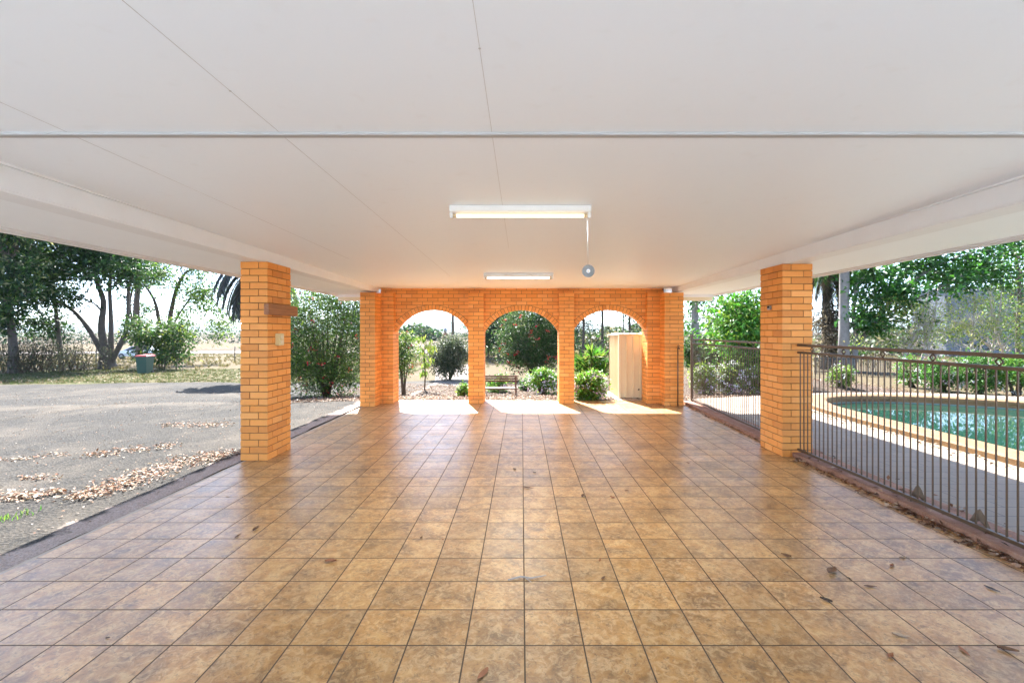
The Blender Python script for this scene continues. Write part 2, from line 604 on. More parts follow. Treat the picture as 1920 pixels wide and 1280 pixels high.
def mk_water():
    t = NT('pool_water')
    n = t.noise(3.0, 3, .5, t.pos())
    nn = t.bump(n, .012, .02)
    tr = t.node('ShaderNodeBsdfTransparent'); tr.inputs[0].default_value = (.36, .62, .55, 1)
    df = t.node('ShaderNodeBsdfDiffuse'); df.inputs[0].default_value = (.026, .088, .064, 1)
    m1 = t.node('ShaderNodeMixShader'); m1.inputs[0].default_value = .5
    t.l.new(tr.outputs[0], m1.inputs[1]); t.l.new(df.outputs[0], m1.inputs[2])
    gl = t.node('ShaderNodeBsdfGlossy'); gl.inputs['Roughness'].default_value = .02; t.l.new(nn, gl.inputs['Normal'])
    fr = t.node('ShaderNodeFresnel'); fr.inputs['IOR'].default_value = 1.33; t.l.new(nn, fr.inputs['Normal'])
    m2 = t.node('ShaderNodeMixShader'); t.l.new(fr.outputs[0], m2.inputs[0])
    t.l.new(m1.outputs[0], m2.inputs[1]); t.l.new(gl.outputs[0], m2.inputs[2])
    t.l.new(m2.outputs[0], t.out.inputs[0])
    return t.m


M['water'] = mk_water()


def emis(name, col, st):
    t = NT(name)
    e = t.node('ShaderNodeEmission'); e.inputs[0].default_value = (*col, 1); e.inputs[1].default_value = st
    t.l.new(e.outputs[0], t.out.inputs[0]); return t.m


TUBE_W = .30
M['tube'] = emis('tube_light', (1.0, .82, .56), TUBE_W)
M['tube_cool'] = emis('tube_light_cool', (1.0, .96, .88), TUBE_W)


def mk_disc():
    t = NT('clear_disc')
    n = t.noise(20, 2, .5, t.obj())
    c = t.mix(n, (.17, .17, .165), (.25, .25, .24))
    return t.bsdf(c, .5, 0, None, .3)


M['disc'] = mk_disc()

# ------------------------------------------------------------------ camera, world, sun
cam = bpy.data.cameras.new('camera'); co = bpy.data.objects.new('camera', cam); C.objects.link(co)
cam.sensor_width = 36; cam.lens = 36 * F / 1920
cam.shift_x = -(CX - 960) / 1920
cam.shift_y = -(640 - CY) / 1920
cam.clip_end = 20000; cam.clip_start = .05
co.location = (0, 0, HC); co.rotation_euler = (math.pi / 2, 0, 0)
sc.camera = co

SUN_D = Vector((.53, -1.83, -2.06)).normalized()
elev = math.asin(-SUN_D.z)
w = bpy.data.worlds.new('World'); sc.world = w; w.use_nodes = True
wn = w.node_tree.nodes; wl = w.node_tree.links
sky = wn.new('ShaderNodeTexSky'); sky.sky_type = 'NISHITA'; sky.sun_disc = False
sky.sun_elevation = elev; sky.sun_rotation = math.atan2(-SUN_D.x, -SUN_D.y)
sky.air_density = .45; sky.dust_density = .4; sky.ozone_density = 1.0; sky.altitude = 100
bg = wn.get('Background') or wn.new('ShaderNodeBackground')
tint = wn.new('ShaderNodeMix'); tint.data_type = 'RGBA'; tint.blend_type = 'MULTIPLY'; tint.inputs[0].default_value = 1
wl.new(sky.outputs[0], tint.inputs[6]); tint.inputs[7].default_value = (1, .98, .90, 1)
wl.new(tint.outputs[2], bg.inputs[0]); bg.inputs[1].default_value = .105
sl = bpy.data.lights.new('sun', 'SUN'); sl.energy = 3.0; sl.angle = math.radians(.5); sl.color = (1.0, .98, .95)
so = bpy.data.objects.new('sun', sl); C.objects.link(so)
so.rotation_euler = SUN_D.to_track_quat('-Z', 'Y').to_euler(); so.location = (-10, 30, 30)
sc.view_settings.view_transform = 'Standard'; sc.view_settings.look = 'None'
sc.view_settings.gamma = 1; sc.view_settings.exposure = 3.36
sc.cycles.max_bounces = 10; sc.cycles.diffuse_bounces = 6; sc.cycles.transparent_max_bounces = 16


# ------------------------------------------------------------------ ground sheets
def graded(a0, a1, s0, far, grow=1.16):
    out = list(np.arange(a0, a1 + 1e-6, s0))
    s = s0; x = out[-1]
    while x < far: s *= grow; x += s; out.append(x)
    s = s0; x = out[0]; pre = []
    while x > -far: s *= grow; x -= s; pre.append(x)
    return np.array(pre[::-1] + out)


# pool outline (inner edge of the coping)
POOL_CTRL = [(6.30, 2.2), (6.30, 5.5), (6.30, 8.1), (6.42, 9.5), (6.95, 10.45), (7.9, 10.8), (9.2, 10.62), (10.5, 9.9), (11.5, 8.7),
             (11.9, 7.0), (11.7, 5.0), (11.2, 3.0), (10.3, 1.4), (8.8, .7), (7.2, 1.0)]


def catmull(P, n=8):
    P = [Vector((*p, 0)) for p in P]; N = len(P); out = []
    for i in range(N):
        p0, p1, p2, p3 = P[i - 1], P[i], P[(i + 1) % N], P[(i + 2) % N]
        for k in range(n):
            t = k / n
            out.append(.5 * ((2 * p1) + (p2 - p0) * t + (2 * p0 - 5 * p1 + 4 * p2 - p3) * t * t + (3 * p1 - p0 - 3 * p2 + p3) * t ** 3))
    return out


POOL = catmull(POOL_CTRL)


def offset_loop(L, d):
    n = len(L); out = []
    for i in range(n):
        t = (L[(i + 1) % n] - L[i - 1]).normalized()
        nr = Vector((t.y, -t.x, 0))
        out.append(L[i] + nr * d)
    return out


area = sum(POOL[i].x * POOL[(i + 1) % len(POOL)].y - POOL[(i + 1) % len(POOL)].x * POOL[i].y for i in range(len(POOL)))
SGN = 1 if area > 0 else -1   # outward = right of travel when counter-clockwise


def poff(d): return offset_loop(POOL, d * SGN)


xs = graded(-34, 30, .55, 5200); ys = graded(-10, 34, .55, 5200)
Xg, Yg = np.meshgrid(xs, ys, indexing='ij')
Zg = g(Xg, Yg)
hole = (Xg > 4.6) & (Xg < 13.0) & (Yg > -.6) & (Yg < 11.6)
Zg = np.where(hole, -2.2, Zg)
nearm = (np.abs(Xg) < 60) & (Yg < 80)
Zg = Zg + np.where(nearm & ~hole, RNG.normal(size=Zg.shape) * .008, 0)
tag(grid_obj('ground', np.stack([Xg, Yg, Zg], -1), M['terrain']), 'dry grassy ground and bare soil around the carport', 'ground', kind='structure')


def sheet(name, fa, fb, us, nv, mat, off, label, cat, bumpy=0.0):
    P = np.zeros((len(us), nv, 3))
    for i, u in enumerate(us):
        a = np.array(fa(u)); b = np.array(fb(u))
        for j in range(nv):
            q = a + (b - a) * j / (nv - 1)
            P[i, j, :2] = q
    P[..., 2] = g(P[..., 0], P[..., 1]) + off
    if bumpy: P[..., 2] += RNG.normal(size=P.shape[:2]) * bumpy
    return tag(grid_obj(name, P, mat), label, cat, kind='structure')


def wob(u, s, a): return a * (math.sin(u * s) + .6 * math.sin(u * s * 2.3 + 1.3) + .4 * math.sin(u * s * 5.1 + .4))


# lawn strip, gravel yard, garden mulch
def lawn_far(x): return 27.5 + wob(x, .4, .5)
def gravel_far(x): return 19.6 + wob(x, .35, .35) + max(0, x + 8) * .45


sheet('lawn', lambda u: (u, gravel_far(u) - 1.5), lambda u: (u, lawn_far(u) + 4), np.arange(-42, -6.0, .5), 30, M['lawn'], .012,
      'thin green and dry lawn strip between gravel yard and trees', 'lawn')
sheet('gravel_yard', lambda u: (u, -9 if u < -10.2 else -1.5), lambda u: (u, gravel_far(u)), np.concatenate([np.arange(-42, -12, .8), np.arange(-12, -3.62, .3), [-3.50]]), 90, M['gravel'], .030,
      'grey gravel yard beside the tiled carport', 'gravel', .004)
sheet('garden_bed', lambda u: (u, 10.72), lambda u: (u, 19.2 + wob(u, .7, .5)), np.concatenate([[-6.5], np.arange(-6.2, 13.5, .4)]), 36, M['mulch'], .03,
      'mulched garden bed behind the brick arches', 'garden bed', .006)
sheet('road', lambda u: (u, 66 + u * .02), lambda u: (u, 76 + u * .02), np.arange(-160, 120, 4.0), 6, M['road'], .05,
      'pale dirt road crossing beyond the wire fence', 'road')
sheet('path', lambda u: (-4.5 + .9 * math.sin(u * .1) - .12 * (u - 19), u), lambda u: (-2.6 + .9 * math.sin(u * .1) - .03 * (u - 19), u), np.arange(18.5, 36, .5), 5, M['road'], .03,
      'pale dirt path leading away from the left arch', 'path')

tag(grid_obj('reflector', np.stack(np.meshgrid(np.linspace(-10, 10, 12), np.linspace(-16, -1.61, 8), indexing='ij') + [np.full((12, 8), -.003)], -1), M['bounce_pale']), 'unseen pale reflector added behind the camera to bounce light', 'reflector', kind='structure')  # added unseen ground behind the shortened roof, pale to bounce light onto the ceiling
# ------------------------------------------------------------------ tiled floor
m = MB()
m.add([(-3.47, -1.6, 0), (3.42, -1.6, 0), (3.60, 10.68, 0), (-3.36, 10.68, 0), (-3.47, -1.6, -.2), (3.42, -1.6, -.2), (3.60, 10.68, -.2), (-3.36, 10.68, -.2)],
      [(0, 1, 2, 3), (7, 6, 5, 4), (0, 3, 7, 4), (1, 5, 6, 2), (2, 6, 7, 3), (0, 4, 5, 1)])
tag(m.build('floor', M['tile']), 'brown glazed stone tile floor of the carport', 'floor', kind='structure')
m = MB()
m.hexa([(-3.52, -1.6, -.2), (-3.474, -1.6, -.2), (-3.364, 10.68, -.2), (-3.41, 10.68, -.2), (-3.52, -1.6, -.006), (-3.474, -1.6, -.006), (-3.364, 10.68, -.006), (-3.41, 10.68, -.006)])
tag(m.build('slab_edge', M['edge']), 'bare concrete slab edge along the gravel yard', 'slab edge', kind='structure')
# kerb below the pool fence
m = MB()
m.hexa([(3.41, -1.6, -.15), (3.80, -1.6, -.15), (3.80, 5.88, -.15), (3.47, 5.88, -.15), (3.40, -1.6, .055), (3.80, -1.6, .055), (3.80, 5.88, .055), (3.46, 5.88, .055)])
m.hexa([(3.47, 5.88, -.15), (3.86, 5.88, -.15), (3.95, 10.25, -.15), (3.59, 10.25, -.15), (3.46, 5.88, .055), (3.86, 5.88, .055), (3.95, 10.25, .055), (3.58, 10.25, .055)])
tag(m.build('kerb', M['kerb']), 'red-brown concrete kerb below the pool fence', 'kerb', kind='structure')

# ------------------------------------------------------------------ bricks
BH, JT = .0845, .010


def run_pieces(a, b, first=None):
    out = []; x = a
    L0 = .235
    if b - a <= .30: return [(a, b)]
    while b - x > 1e-4:
        l = L0 if not (x == a and first) else first
        if b - (x + l) < .07: l = b - x
        e = min(b, x + l)
        out.append((x, e - (JT if e < b - 1e-4 else 0)))
        x = e
    return out


def brick_box(m, x0, x1, y0, y1, z0, z1):
    j = lambda: random.uniform(-.0014, .0014)
    m.cbox(x0 + j(), x1 + j(), y0 + j(), y1 + j(), z0, z1, .003, random.random())


def brick_column(m, core, x0, x1, y0, y1, z0, z1, flip=0):
    """bonded bricks round a mortar core"""
    core.box(x0 + .007, x1 - .007, y0 + .007, y1 - .007, z0, z1 - .004)
    n = max(1, round((z1 - z0) / BH)); h = (z1 - z0) / n; T = .108
    for k in range(n):
        za = z0 + k * h + (JT / 2 if k else 0); zb = z0 + (k + 1) * h - (JT / 2 if k < n - 1 else 0)
        R = []
        if (k + flip) % 2 == 0:
            for a, b in run_pieces(x0, x1 - T - JT): R.append((a, b, y0, y0 + T))
            for a, b in run_pieces(y0, y1 - T - JT): R.append((x1 - T, x1, a, b))
            for a, b in run_pieces(x0 + T + JT, x1): R.append((a, b, y1 - T, y1))
            for a, b in run_pieces(y0 + T + JT, y1): R.append((x0, x0 + T, a, b))
        else:
            for a, b in run_pieces(x0 + T + JT, x1): R.append((a, b, y0, y0 + T))
            for a, b in run_pieces(y0 + T + JT, y1): R.append((x1 - T, x1, a, b))
            for a, b in run_pieces(x0, x1 - T - JT): R.append((a, b, y1 - T, y1))
            for a, b in run_pieces(y0, y1 - T - JT): R.append((x0, x0 + T, a, b))
        for r in R: brick_box(m, r[0], r[1], r[2], r[3], za, zb)


def pillar(label, x0, x1, y0, y1, z1, flip):
    t = thing('brick_pillar', label, 'pillar', ((x0 + x1) / 2, (y0 + y1) / 2, 0), 0, 'brick pillars carrying the carport roof')
    cx, cy = (x0 + x1) / 2, (y0 + y1) / 2
    m = MB(); core = MB()
    brick_column(m, core, x0 - cx, x1 - cx, y0 - cy, y1 - cy, 0, z1, flip)
    m.build('brickwork', M['brick'], t); core.build('mortar', M['mortar'], t)
    return t


pillar('orange brick pillar with timber board and cream switch, beside the gravel yard', -3.485, -3.15, 5.70, 6.27, 2.462, 0)
pillar('orange brick pillar standing in the line of the bronze pool fence', 3.335, 3.72, 5.88, 6.42, 2.462, 1)

# wall with arches
wall = thing('arched_brick_wall', 'orange brick wall with three round arches closing the far end of the carport', 'wall', (0, 10.35, 0))
WY0, WY1 = 10.35, 10.58
ARCH = [(-2.015, .95), (0.0, .95), (1.98, .95)]
ZC, ZTOP = 1.13, 2.60
RING = .108
# core slab
oy = 10.35
m = MB()
ol = [(-3.16, ZC - .25), (-3.16, ZTOP)]
ol += [(3.20, ZTOP), (3.20, ZC - .25)]
for cx, r in ARCH[::-1]:
    r2 = r + .012
    ol.append((cx + r2, ZC - .25))
    for k in range(33):
        a = math.pi * k / 32
        ol.append((cx + r2 * math.cos(a), ZC + r2 * math.sin(a)))
    ol.append((cx - r2, ZC - .25))
m.prism(ol, 'y', WY0 + .007 - oy, WY1 - .007 - oy)
m.build('mortar', M['mortar'], wall)
# facing bricks, cut to the arch rings
m = MB()
nrow = round((ZTOP - (ZC - .25)) / .0815); h = (ZTOP - (ZC - .25)) / nrow
for face in (0, 1):
    y0, y1 = (WY0, WY0 + .1) if face == 0 else (WY1 - .1, WY1)
    for k in range(nrow):
        za = ZC - .25 + k * h + JT / 2; zb = za + h - JT
        x = -3.17 - (.118 if k % 2 else 0)
        while x < 3.2:
            a, b = max(x, -3.17), min(x + .225, 3.2)
            x += .235
            if b - a < .03: continue
            ns = 13; xx = [a + (b - a) * i / (ns - 1) for i in range(ns)]
            lo = []
            for q in xx:
                l = za
                for cx, r in ARCH:
                    rr = r + RING + .010
                    if abs(q - cx) < rr: l = max(l, ZC + math.sqrt(rr * rr - (q - cx) ** 2))
                lo.append(l)
            run = []
            col = random.random()
            for i in range(ns + 1):
                if i < ns and lo[i] < zb - .004: run.append(i); continue
                if len(run) >= 2:
                    m.prism([(xx[i2], lo[i2]) for i2 in run] + [(xx[run[-1]], zb), (xx[run[0]], zb)], 'y', y0 - oy, y1 - oy, col)
                run = []
m.build('brickwork', M['brick'], wall)
# voussoir rings
for cx, r in ARCH:
    m = MB()
    n = 40
    for k in range(n):
        g0 = .0055 / r
        a0 = math.pi * k / n + g0; a1 = math.pi * (k + 1) / n - g0
        v = []
        for yy in (WY0 - .004 - oy, WY1 + .004 - oy):
            for rr, aa in ((r, a0), (r + RING, a0), (r + RING, a1), (r, a1)):
                v.append((cx + rr * math.cos(aa), yy, ZC + rr * math.sin(aa)))
        m.hexa(v, random.random())
    m.build('arch_ring', M['brick'], wall)
# piers
PIERS = [(-3.445, -3.126, 9.80, 10.38, 2.43, 0), (-3.19, -2.85, 10.20, 10.66, 2.45, 1), (-1.183, -.842, 10.20, 10.66, 2.45, 0),
         (.832, 1.166, 10.20, 10.66, 2.45, 1), (2.79, 3.205, 10.20, 10.66, 2.45, 0), (3.07, 3.475, 9.86, 10.38, 2.43, 1)]
for (x0, x1, y0, y1, z1, fl) in PIERS:
    m = MB(); core = MB()
    brick_column(m, core, x0, x1, y0 - oy, y1 - oy, 0, z1, fl)
    p = m.build('brick_pier', M['brick'], wall)
    core.build('mortar', M['mortar'], p)

# ------------------------------------------------------------------ carport roof
roof = thing('carport_roof', 'white flat carport roof with sheeted ceiling, side beams and eaves', 'roof', (0, 0, 2.46))
RZ = 2.46
def ceil_z(y): return 2.672 - .0103 * y
m = MB()
for (ya, yb, dz) in ((-1.2, 2.45, .004), (2.45, 10.9, 0)):
    za, zb = ceil_z(ya) + dz - RZ, ceil_z(yb) + dz - RZ
    m.hexa([(-3.30, ya, za), (3.46, ya, za), (3.46, yb, zb), (-3.30, yb, zb), (-3.30, ya, .45), (3.46, ya, .45), (3.46, yb, .45), (-3.30, yb, .45)])
m.build('ceiling', M['ceiling'], roof)
# sheet joints
jm = MB()
for xj, ya, yb in ((-2.4, -1.2, 6.4), (-1.28, -1.2, 8.2), (-.157, -1.2, 5.6)):
    for (a, b, dz) in ((ya, 2.428, .004), (2.477, yb, 0)):
        wj = .0018 if xj < .5 else .0005
        jm.hexa([(xj - wj / 2, a, ceil_z(a) + dz - RZ - .0012), (xj + wj / 2, a, ceil_z(a) + dz - RZ - .0012), (xj + wj / 2, b, ceil_z(b) + dz - RZ - .0012), (xj - wj / 2, b, ceil_z(b) + dz - RZ - .0012),
                 (xj - wj / 2, a, ceil_z(a) + dz - RZ + .004), (xj + wj / 2, a, ceil_z(a) + dz - RZ + .004), (xj + wj / 2, b, ceil_z(b) + dz - RZ + .004), (xj - wj / 2, b, ceil_z(b) + dz - RZ + .004)])
for (xn, yn) in ((-.157, 1.72), (-1.28, 2.02)):
    jm.disc((xn, yn, ceil_z(yn) + .004 - RZ - .001), .005, (0, 0, 1), .002, 10)
jm.build('sheet_joints', M['joint'], roof)
m = MB(); m.cbox(-3.2, 3.345, 2.428, 2.472, ceil_z(2.44) - RZ - .009, ceil_z(2.44) - RZ + .03, .004)
m.build('step_shade_strip', M['step_shade_grey'], roof)  # shaded face of the ceiling step, painted as a grey strip
for (xi, xo) in ((-3.205, -3.42), (3.365, 3.60)):
    m = MB(); s = 1 if xo > xi else -1
    x0, x1 = min(xi, xo), max(xi, xo)
    m.cbox(x0, x1, -1.2, 10.28, 0.003, .40, .006)
    xa, xb = sorted((xi - s * .008, xi + s * .02))
    m.box(xa, xb, -1.2, 10.28, .018, .155)                        # face board
    xa, xb = sorted((xi - s * .022, xi + s * .02))
    m.box(xa, xb, -1.2, 10.28, .165, .192)                        # scotia against the ceiling
    m.build('beam', M['beam_paint'], roof)
for (xi, xo) in ((-3.40, -4.40), (3.58, 4.58)):
    m = MB(); x0, x1 = min(xi, xo), max(xi, xo)
    m.box(x0, x1, -1.2, 10.9, .016, .42)
    m.build('eave', M['white_paint'], roof)
    m = MB(); s = 1 if xo > xi else -1
    xa, xb = sorted((xo + s * .002, xo + s * .03)); m.cbox(xa, xb, -1.2, 10.9, -.022, .42, .004)
    xa, xb = sorted((xo - s * .045, xo - s * .001)); m.cbox(xa, xb, -1.2, 10.9, -.004, .03, .004)
    m.build('fascia', M['fascia_paint'], roof)
m = MB(); m.box(-3.29, 3.45, 10.62, 10.9, -.02, .05)
m.build('end_soffit', M['white_paint'], roof)
m = MB()
gp = [(0, 0), (.09, 0), (.11, .03), (.11, .1), (.1, .1), (.1, .035), (.085, .01), (.012, .01), (.012, .1), (0, .1)]
m.prism([(10.92 + a, -.135 + b) for a, b in gp], 'x', -4.36, 4.54)
m.build('gutter', M['cream'], roof)
m = MB(); m.box(-4.42, 4.6, 10.903, 10.918, -.05, .42); m.build('end_fascia', M['fascia_paint'], roof)


# ------------------------------------------------------------------ lights
def tube_light(label, x0, x1, y, tube):
    zc = ceil_z(y) - .002
    t = thing('fluorescent_light', label, 'ceiling light', ((x0 + x1) / 2, y, zc), 0, 'tube lights on the ceiling')
    hw = (x1 - x0) / 2
    m = MB()
    m.prism([(-.034, 0), (-.034, -.038), (-.022, -.05), (.022, -.05), (.034, -.038), (.034, 0)], 'x', -hw, hw)
    m.build('housing', M['lamp_white'], t)
    m = MB(); m.tube([(-hw + .035, -.002, -.078), (hw - .035, -.002, -.078)], .0145, 14); m.build('tube', M[tube], t)
    for s in (-1, 1):
        m = MB(); a, b = sorted((s * (hw - .002), s * (hw - .026))); m.cbox(a, b, -.021, .019, -.100, -.052, .005)
        e = m.build('lamp_holder', M['lamp_white'], t)
        m = MB(); m.tube([(s * (hw - .026), -.002, -.078), (s * (hw - .055), -.002, -.078)], .0158, 14); m.build('tube_cap', M['lamp_yellow'], t)
    # the lamp's own light
    L = bpy.data.lights.new('tube_glow', 'AREA'); L.shape = 'RECTANGLE'; L.size = 2 * hw - .1; L.size_y = .03; L.energy = 5; L.color = (.86, .95, 1)
    lo = bpy.data.objects.new('tube_glow', L); C.objects.link(lo); lo.parent = t; lo.location = (0, 0, -.105)
    return t


f1 = tube_light('nearer lit fluorescent tube light with a pull cord at one end', -.592, .570, 3.80, 'tube')
f2 = tube_light('farther lit fluorescent tube light on the ceiling near the arched wall', -.645, .535, 7.85, 'tube_cool')
m = MB(); m.tube([(.558, .02, -.10), (.561, .02, -.3), (.563, .02, -.508)], .0018, 6); m.build('pull_cord', M['steel'], f1)
zd = ceil_z(3.8) - .532
cd = thing('disc_pull', 'round translucent disc hanging from the light cord', 'disc', (.5655 - .011, 3.822, zd))
m = MB(); m.disc((0, 0, 0), .052, (.05, 1, .05), .002, 40, .009); m.build('plate', M['disc'], cd)
m = MB(); m.disc((0, -.0015, 0), .016, (.05, 1, .05), .002, 30, .009); m.build('hub', M['beam_paint'], cd)

# ------------------------------------------------------------------ things fixed on pillars
m = MB(); m.cbox(-.028, .028, -.36, .37, -.068, .068, .006)
o = m.build('timber_board', M['timber'], None, (-3.121, 5.98, 1.872))
tag(o, 'short stained timber board fixed across the left brick pillar', 'timber board')
t = thing('power_switch', 'cream weatherproof switch box on the side of the left brick pillar', 'switch', (-3.15, 5.935, 1.497))
m = MB(); m.cbox(-.004, .055, -.056, .056, -.08, .075, .008); m.build('housing', M['cream_plastic'], t)
m = MB(); m.cbox(.0555, .067, -.03, .03, .005, .05, .005); m.cbox(.0555, .067, -.03, .03, -.06, -.012, .005); m.build('rocker', M['cream'], t)
t = thing('wall_bracket', 'small grey metal bracket on the side of the right brick pillar', 'bracket', (3.335, 6.17, PZ(577, 6.17)))
m = MB(); m.cbox(-.022, .004, -.036, .036, -.028, .028, .004); m.build('plate', M['steel'], t)
m = MB(); m.cbox(-.032, -.022, -.018, .018, -.004, .022, .003); m.build('catch', M['dark'], t)


# ------------------------------------------------------------------ pool fence
def pool_fence(label, A, B, nb, d_every, posts):
    A = Vector(A); B = Vector(B); L = (B - A).length; ang = math.atan2((B - A).y, (B - A).x)
    t = thing('pool_fence', label, 'fence', A, ang, 'bronze pool fence panels')
    for z0, z1, wd in ((1.408, 1.440, .038), (1.318, 1.346, .034), (.082, .112, .034)):
        m = MB(); m.cbox(0, L, -wd / 2, wd / 2, z0, z1, .003); m.build('rail', M['bronze'], t)
    m = MB(); m.cbox(-.0046, .0046, -.0046, .0046, .1125, 1.3175, .001)
    bar = m.build('bar', M['bronze'], t)
    sp = L / nb
    for i in range(nb):
        b = bar if i == 0 else bar.copy()
        if i: C.objects.link(b); b.parent = t
        b.location = ((i + .5) * sp, 0, 0)
    # diamonds between the two top rails
    m = MB(); r = .030
    pr = [Vector((r, 0, 0)), Vector((0, 0, r)), Vector((-r, 0, 0)), Vector((0, 0, -r))]
    for i in range(4):
        a, b = pr[i], pr[(i + 1) % 4]
        m.tube([a, b], .0062, 6)
    dia = m.build('diamond', M['bronze'], t)
    k = 0; x = d_every * .5
    while x < L:
        d = dia if k == 0 else dia.copy()
        if k: C.objects.link(d); d.parent = t
        d.location = (x, 0, 1.377); k += 1; x += d_every
    for px in posts:
        m = MB(); m.cbox(px - .025, px + .025, -.025, .025, .056, 1.53 if px > 1 else 1.40, .004); m.build('post', M['bronze'], t)
    return t


pool_fence('long bronze metal pool fence panel in front of the brick pillar', (3.53, 5.86, 0), (3.50, .2, 0), 75, .55, [])
pool_fence('shorter bronze metal pool fence panel between brick pillar and arched wall', (3.63, 6.43, 0), (3.78, 10.18, 0), 47, .55, [3.78])

# ------------------------------------------------------------------ pool
def loop_pts(d, z): return [(p.x, p.y, z) for p in poff(d)]


def ring_strip(m, A, B, smooth=False):
    n = len(A); m.add(A + B, [(i, (i + 1) % n, n + (i + 1) % n, n + i) for i in range(n)], 0, smooth)


pool = thing('swimming_pool', 'curved swimming pool of green water with raised tan coping', 'swimming pool', (9, 6, 0))
def rel(L): return [(x - 9, y - 6, z) for x, y, z in L]
m = MB()
prof = [(.40, -.05), (.41, .07), (.39, .095), (.02, .10), (-.02, .085), (-.025, .03), (0.0, .02), (0.0, -.05)]
for (d0, z0), (d1, z1) in zip(prof[:-1], prof[1:]): ring_strip(m, rel(loop_pts(d0, z0)), rel(loop_pts(d1, z1)))
m.build('coping', M['coping'], pool)
m = MB()
ring_strip(m, rel(loop_pts(.002, .05)), rel(loop_pts(.002, -1.3)))
bt = rel(loop_pts(.002, -1.3)); n = len(bt)
m.add(bt + [(0, 0, -1.7)], [(i, (i + 1) % n, n) for i in range(n)])
m.build('shell', M['poolwall'], pool)
wl_ = loop_pts(0.0, -.07)
m = MB(); tr = tessellate_polygon([[Vector(p) for p in wl_]]); m.add(wl_, [tuple(t_) for t_ in tr])
wo = m.build('water', M['water'])
if wo.data.polygons[0].normal.z < 0: wo.data.flip_normals()
tag(wo, 'green reflective swimming pool water', 'water', kind='structure')
# deck with a hole for the pool
outer = [Vector((3.78, -1.6, 0)), Vector((14.2, -1.6, 0)), Vector((14.2, 9.2, 0)), Vector((13, 10.9, 0)), Vector((11.2, 11.8, 0)), Vector((9.2, 12.1, 0)), Vector((7.2, 11.9, 0)), Vector((5.6, 11.35, 0)), Vector((4.2, 11.0, 0)), Vector((3.93, 10.9, 0)), Vector((3.84, 5.9, 0))]
inner = poff(.395)
if SGN > 0: inner = inner[::-1]
tr = tessellate_polygon([outer, inner])
av = outer + inner
m = MB(); m.add([(p.x, p.y, -.004) for p in av], [tuple(t_) for t_ in tr])
dk_ = m.build('pool_deck', M['deck'])
if dk_.data.polygons[0].normal.z < 0: dk_.data.flip_normals()
tag(dk_, 'paved deck between the pool fence and the pool', 'deck', kind='structure')


# ------------------------------------------------------------------ plants
def ell_pts(N, c, r, shell=.5):
    u = rand_unit(N); k = RNG.uniform(shell, 1, size=(N, 1)) ** (1 / 2)
    return np.array(c) + u * k * np.array(r)


def path_to(a, b, n=5, sag=.0, jit=.06):
    a = Vector(a); b = Vector(b); L = (b - a).length
    out = []
    for i in range(n):
        t = i / (n - 1)
        p = a.lerp(b, t)
        if 0 < i < n - 1: p += Vector((random.gauss(0, jit), random.gauss(0, jit), random.gauss(0, jit * .7))) * L
        p.z += sag * math.sin(math.pi * t) * L
        out.append(p)
    return out


def cluster_leaves(centers, per, rad, Ll, up=.55, droop=.25):
    cs = np.repeat(np.array(centers), per, axis=0); N = len(cs)
    if hasattr(rad, '__len__'): rad = np.repeat(np.array(rad), per)[:, None]
    d = RNG.normal(size=(N, 3)); d[:, 2] *= .7
    pos = cs + d * rad * .55
    dirv = rand_unit(N) * .8 + d * .5; dirv[:, 2] -= droop
    nrm = rand_unit(N); nrm[:, 2] = np.abs(nrm[:, 2]) + up
    L = Ll * RNG.uniform(.65, 1.3, size=N)
    return pos, dirv, nrm, L


def tree(name, label, base, trunks, limbs, leafL, per, cols, rad, group=None, bark='bark', wl=.42, extra=None, cat='tree', jitc=.22, sub=2, crownname='crown'):
    """trunks: list of (points relative to base, r0, r1); limbs: list of cluster centres relative to base"""
    base = Vector(base)
    t = thing(name, label, cat, base, 0, group)
    m = MB(); nodes = []
    for pts, r0, r1 in trunks:
        P = [Vector(p) for p in pts]
        Q = []
        for i in range(len(P) - 1):
            for k in range(4):
                f = k / 4
                p0, p1, p2, p3 = P[max(i - 1, 0)], P[i], P[i + 1], P[min(i + 2, len(P) - 1)]
                Q.append(.5 * ((2 * p1) + (p2 - p0) * f + (2 * p0 - 5 * p1 + 4 * p2 - p3) * f * f + (3 * p1 - p0 - 3 * p2 + p3) * f ** 3))
        Q.append(P[-1])
        n = len(Q)
        R = [r0 + (r1 - r0) * i / (n - 1) for i in range(n)]
        m.tube(Q, R, 9, wob=.07)
        for i in range(n // 3, n): nodes.append((Q[i], R[i]))
    clus = []
    for L in limbs:
        c = Vector(L)
        cand = sorted(nodes, key=lambda nd: (nd[0] - c).length + max(0, nd[0].z - c.z) * .8)[:3]
        nd = random.choice(cand)
        p = path_to(nd[0], c, 5, .06, .05)
        rr = min(nd[1] * .55, .02 + .014 * (c - nd[0]).length)
        m.tube(p, [rr * (1 - .75 * i / 4) for i in range(5)], 6)
        clus.append(c)
        for _ in range(sub):
            q = c + Vector((random.gauss(0, 1), random.gauss(0, 1), random.gauss(0, .6))) * rad * .8
            m.tube(path_to(p[3], q, 4, .05, .06), [rr * .35, rr * .25, rr * .18, rr * .1], 5)
            clus.append(q)
    m.build('trunk', M[bark], t)
    pos, dv, nr, LL = cluster_leaves([tuple(c) for c in clus], per, rad, leafL)
    leaves_obj(crownname, pos, dv, nr, LL, LL * wl, pal(cols, len(pos), jitc), M['leaf'], t)
    if extra: extra(t, clus)
    return t


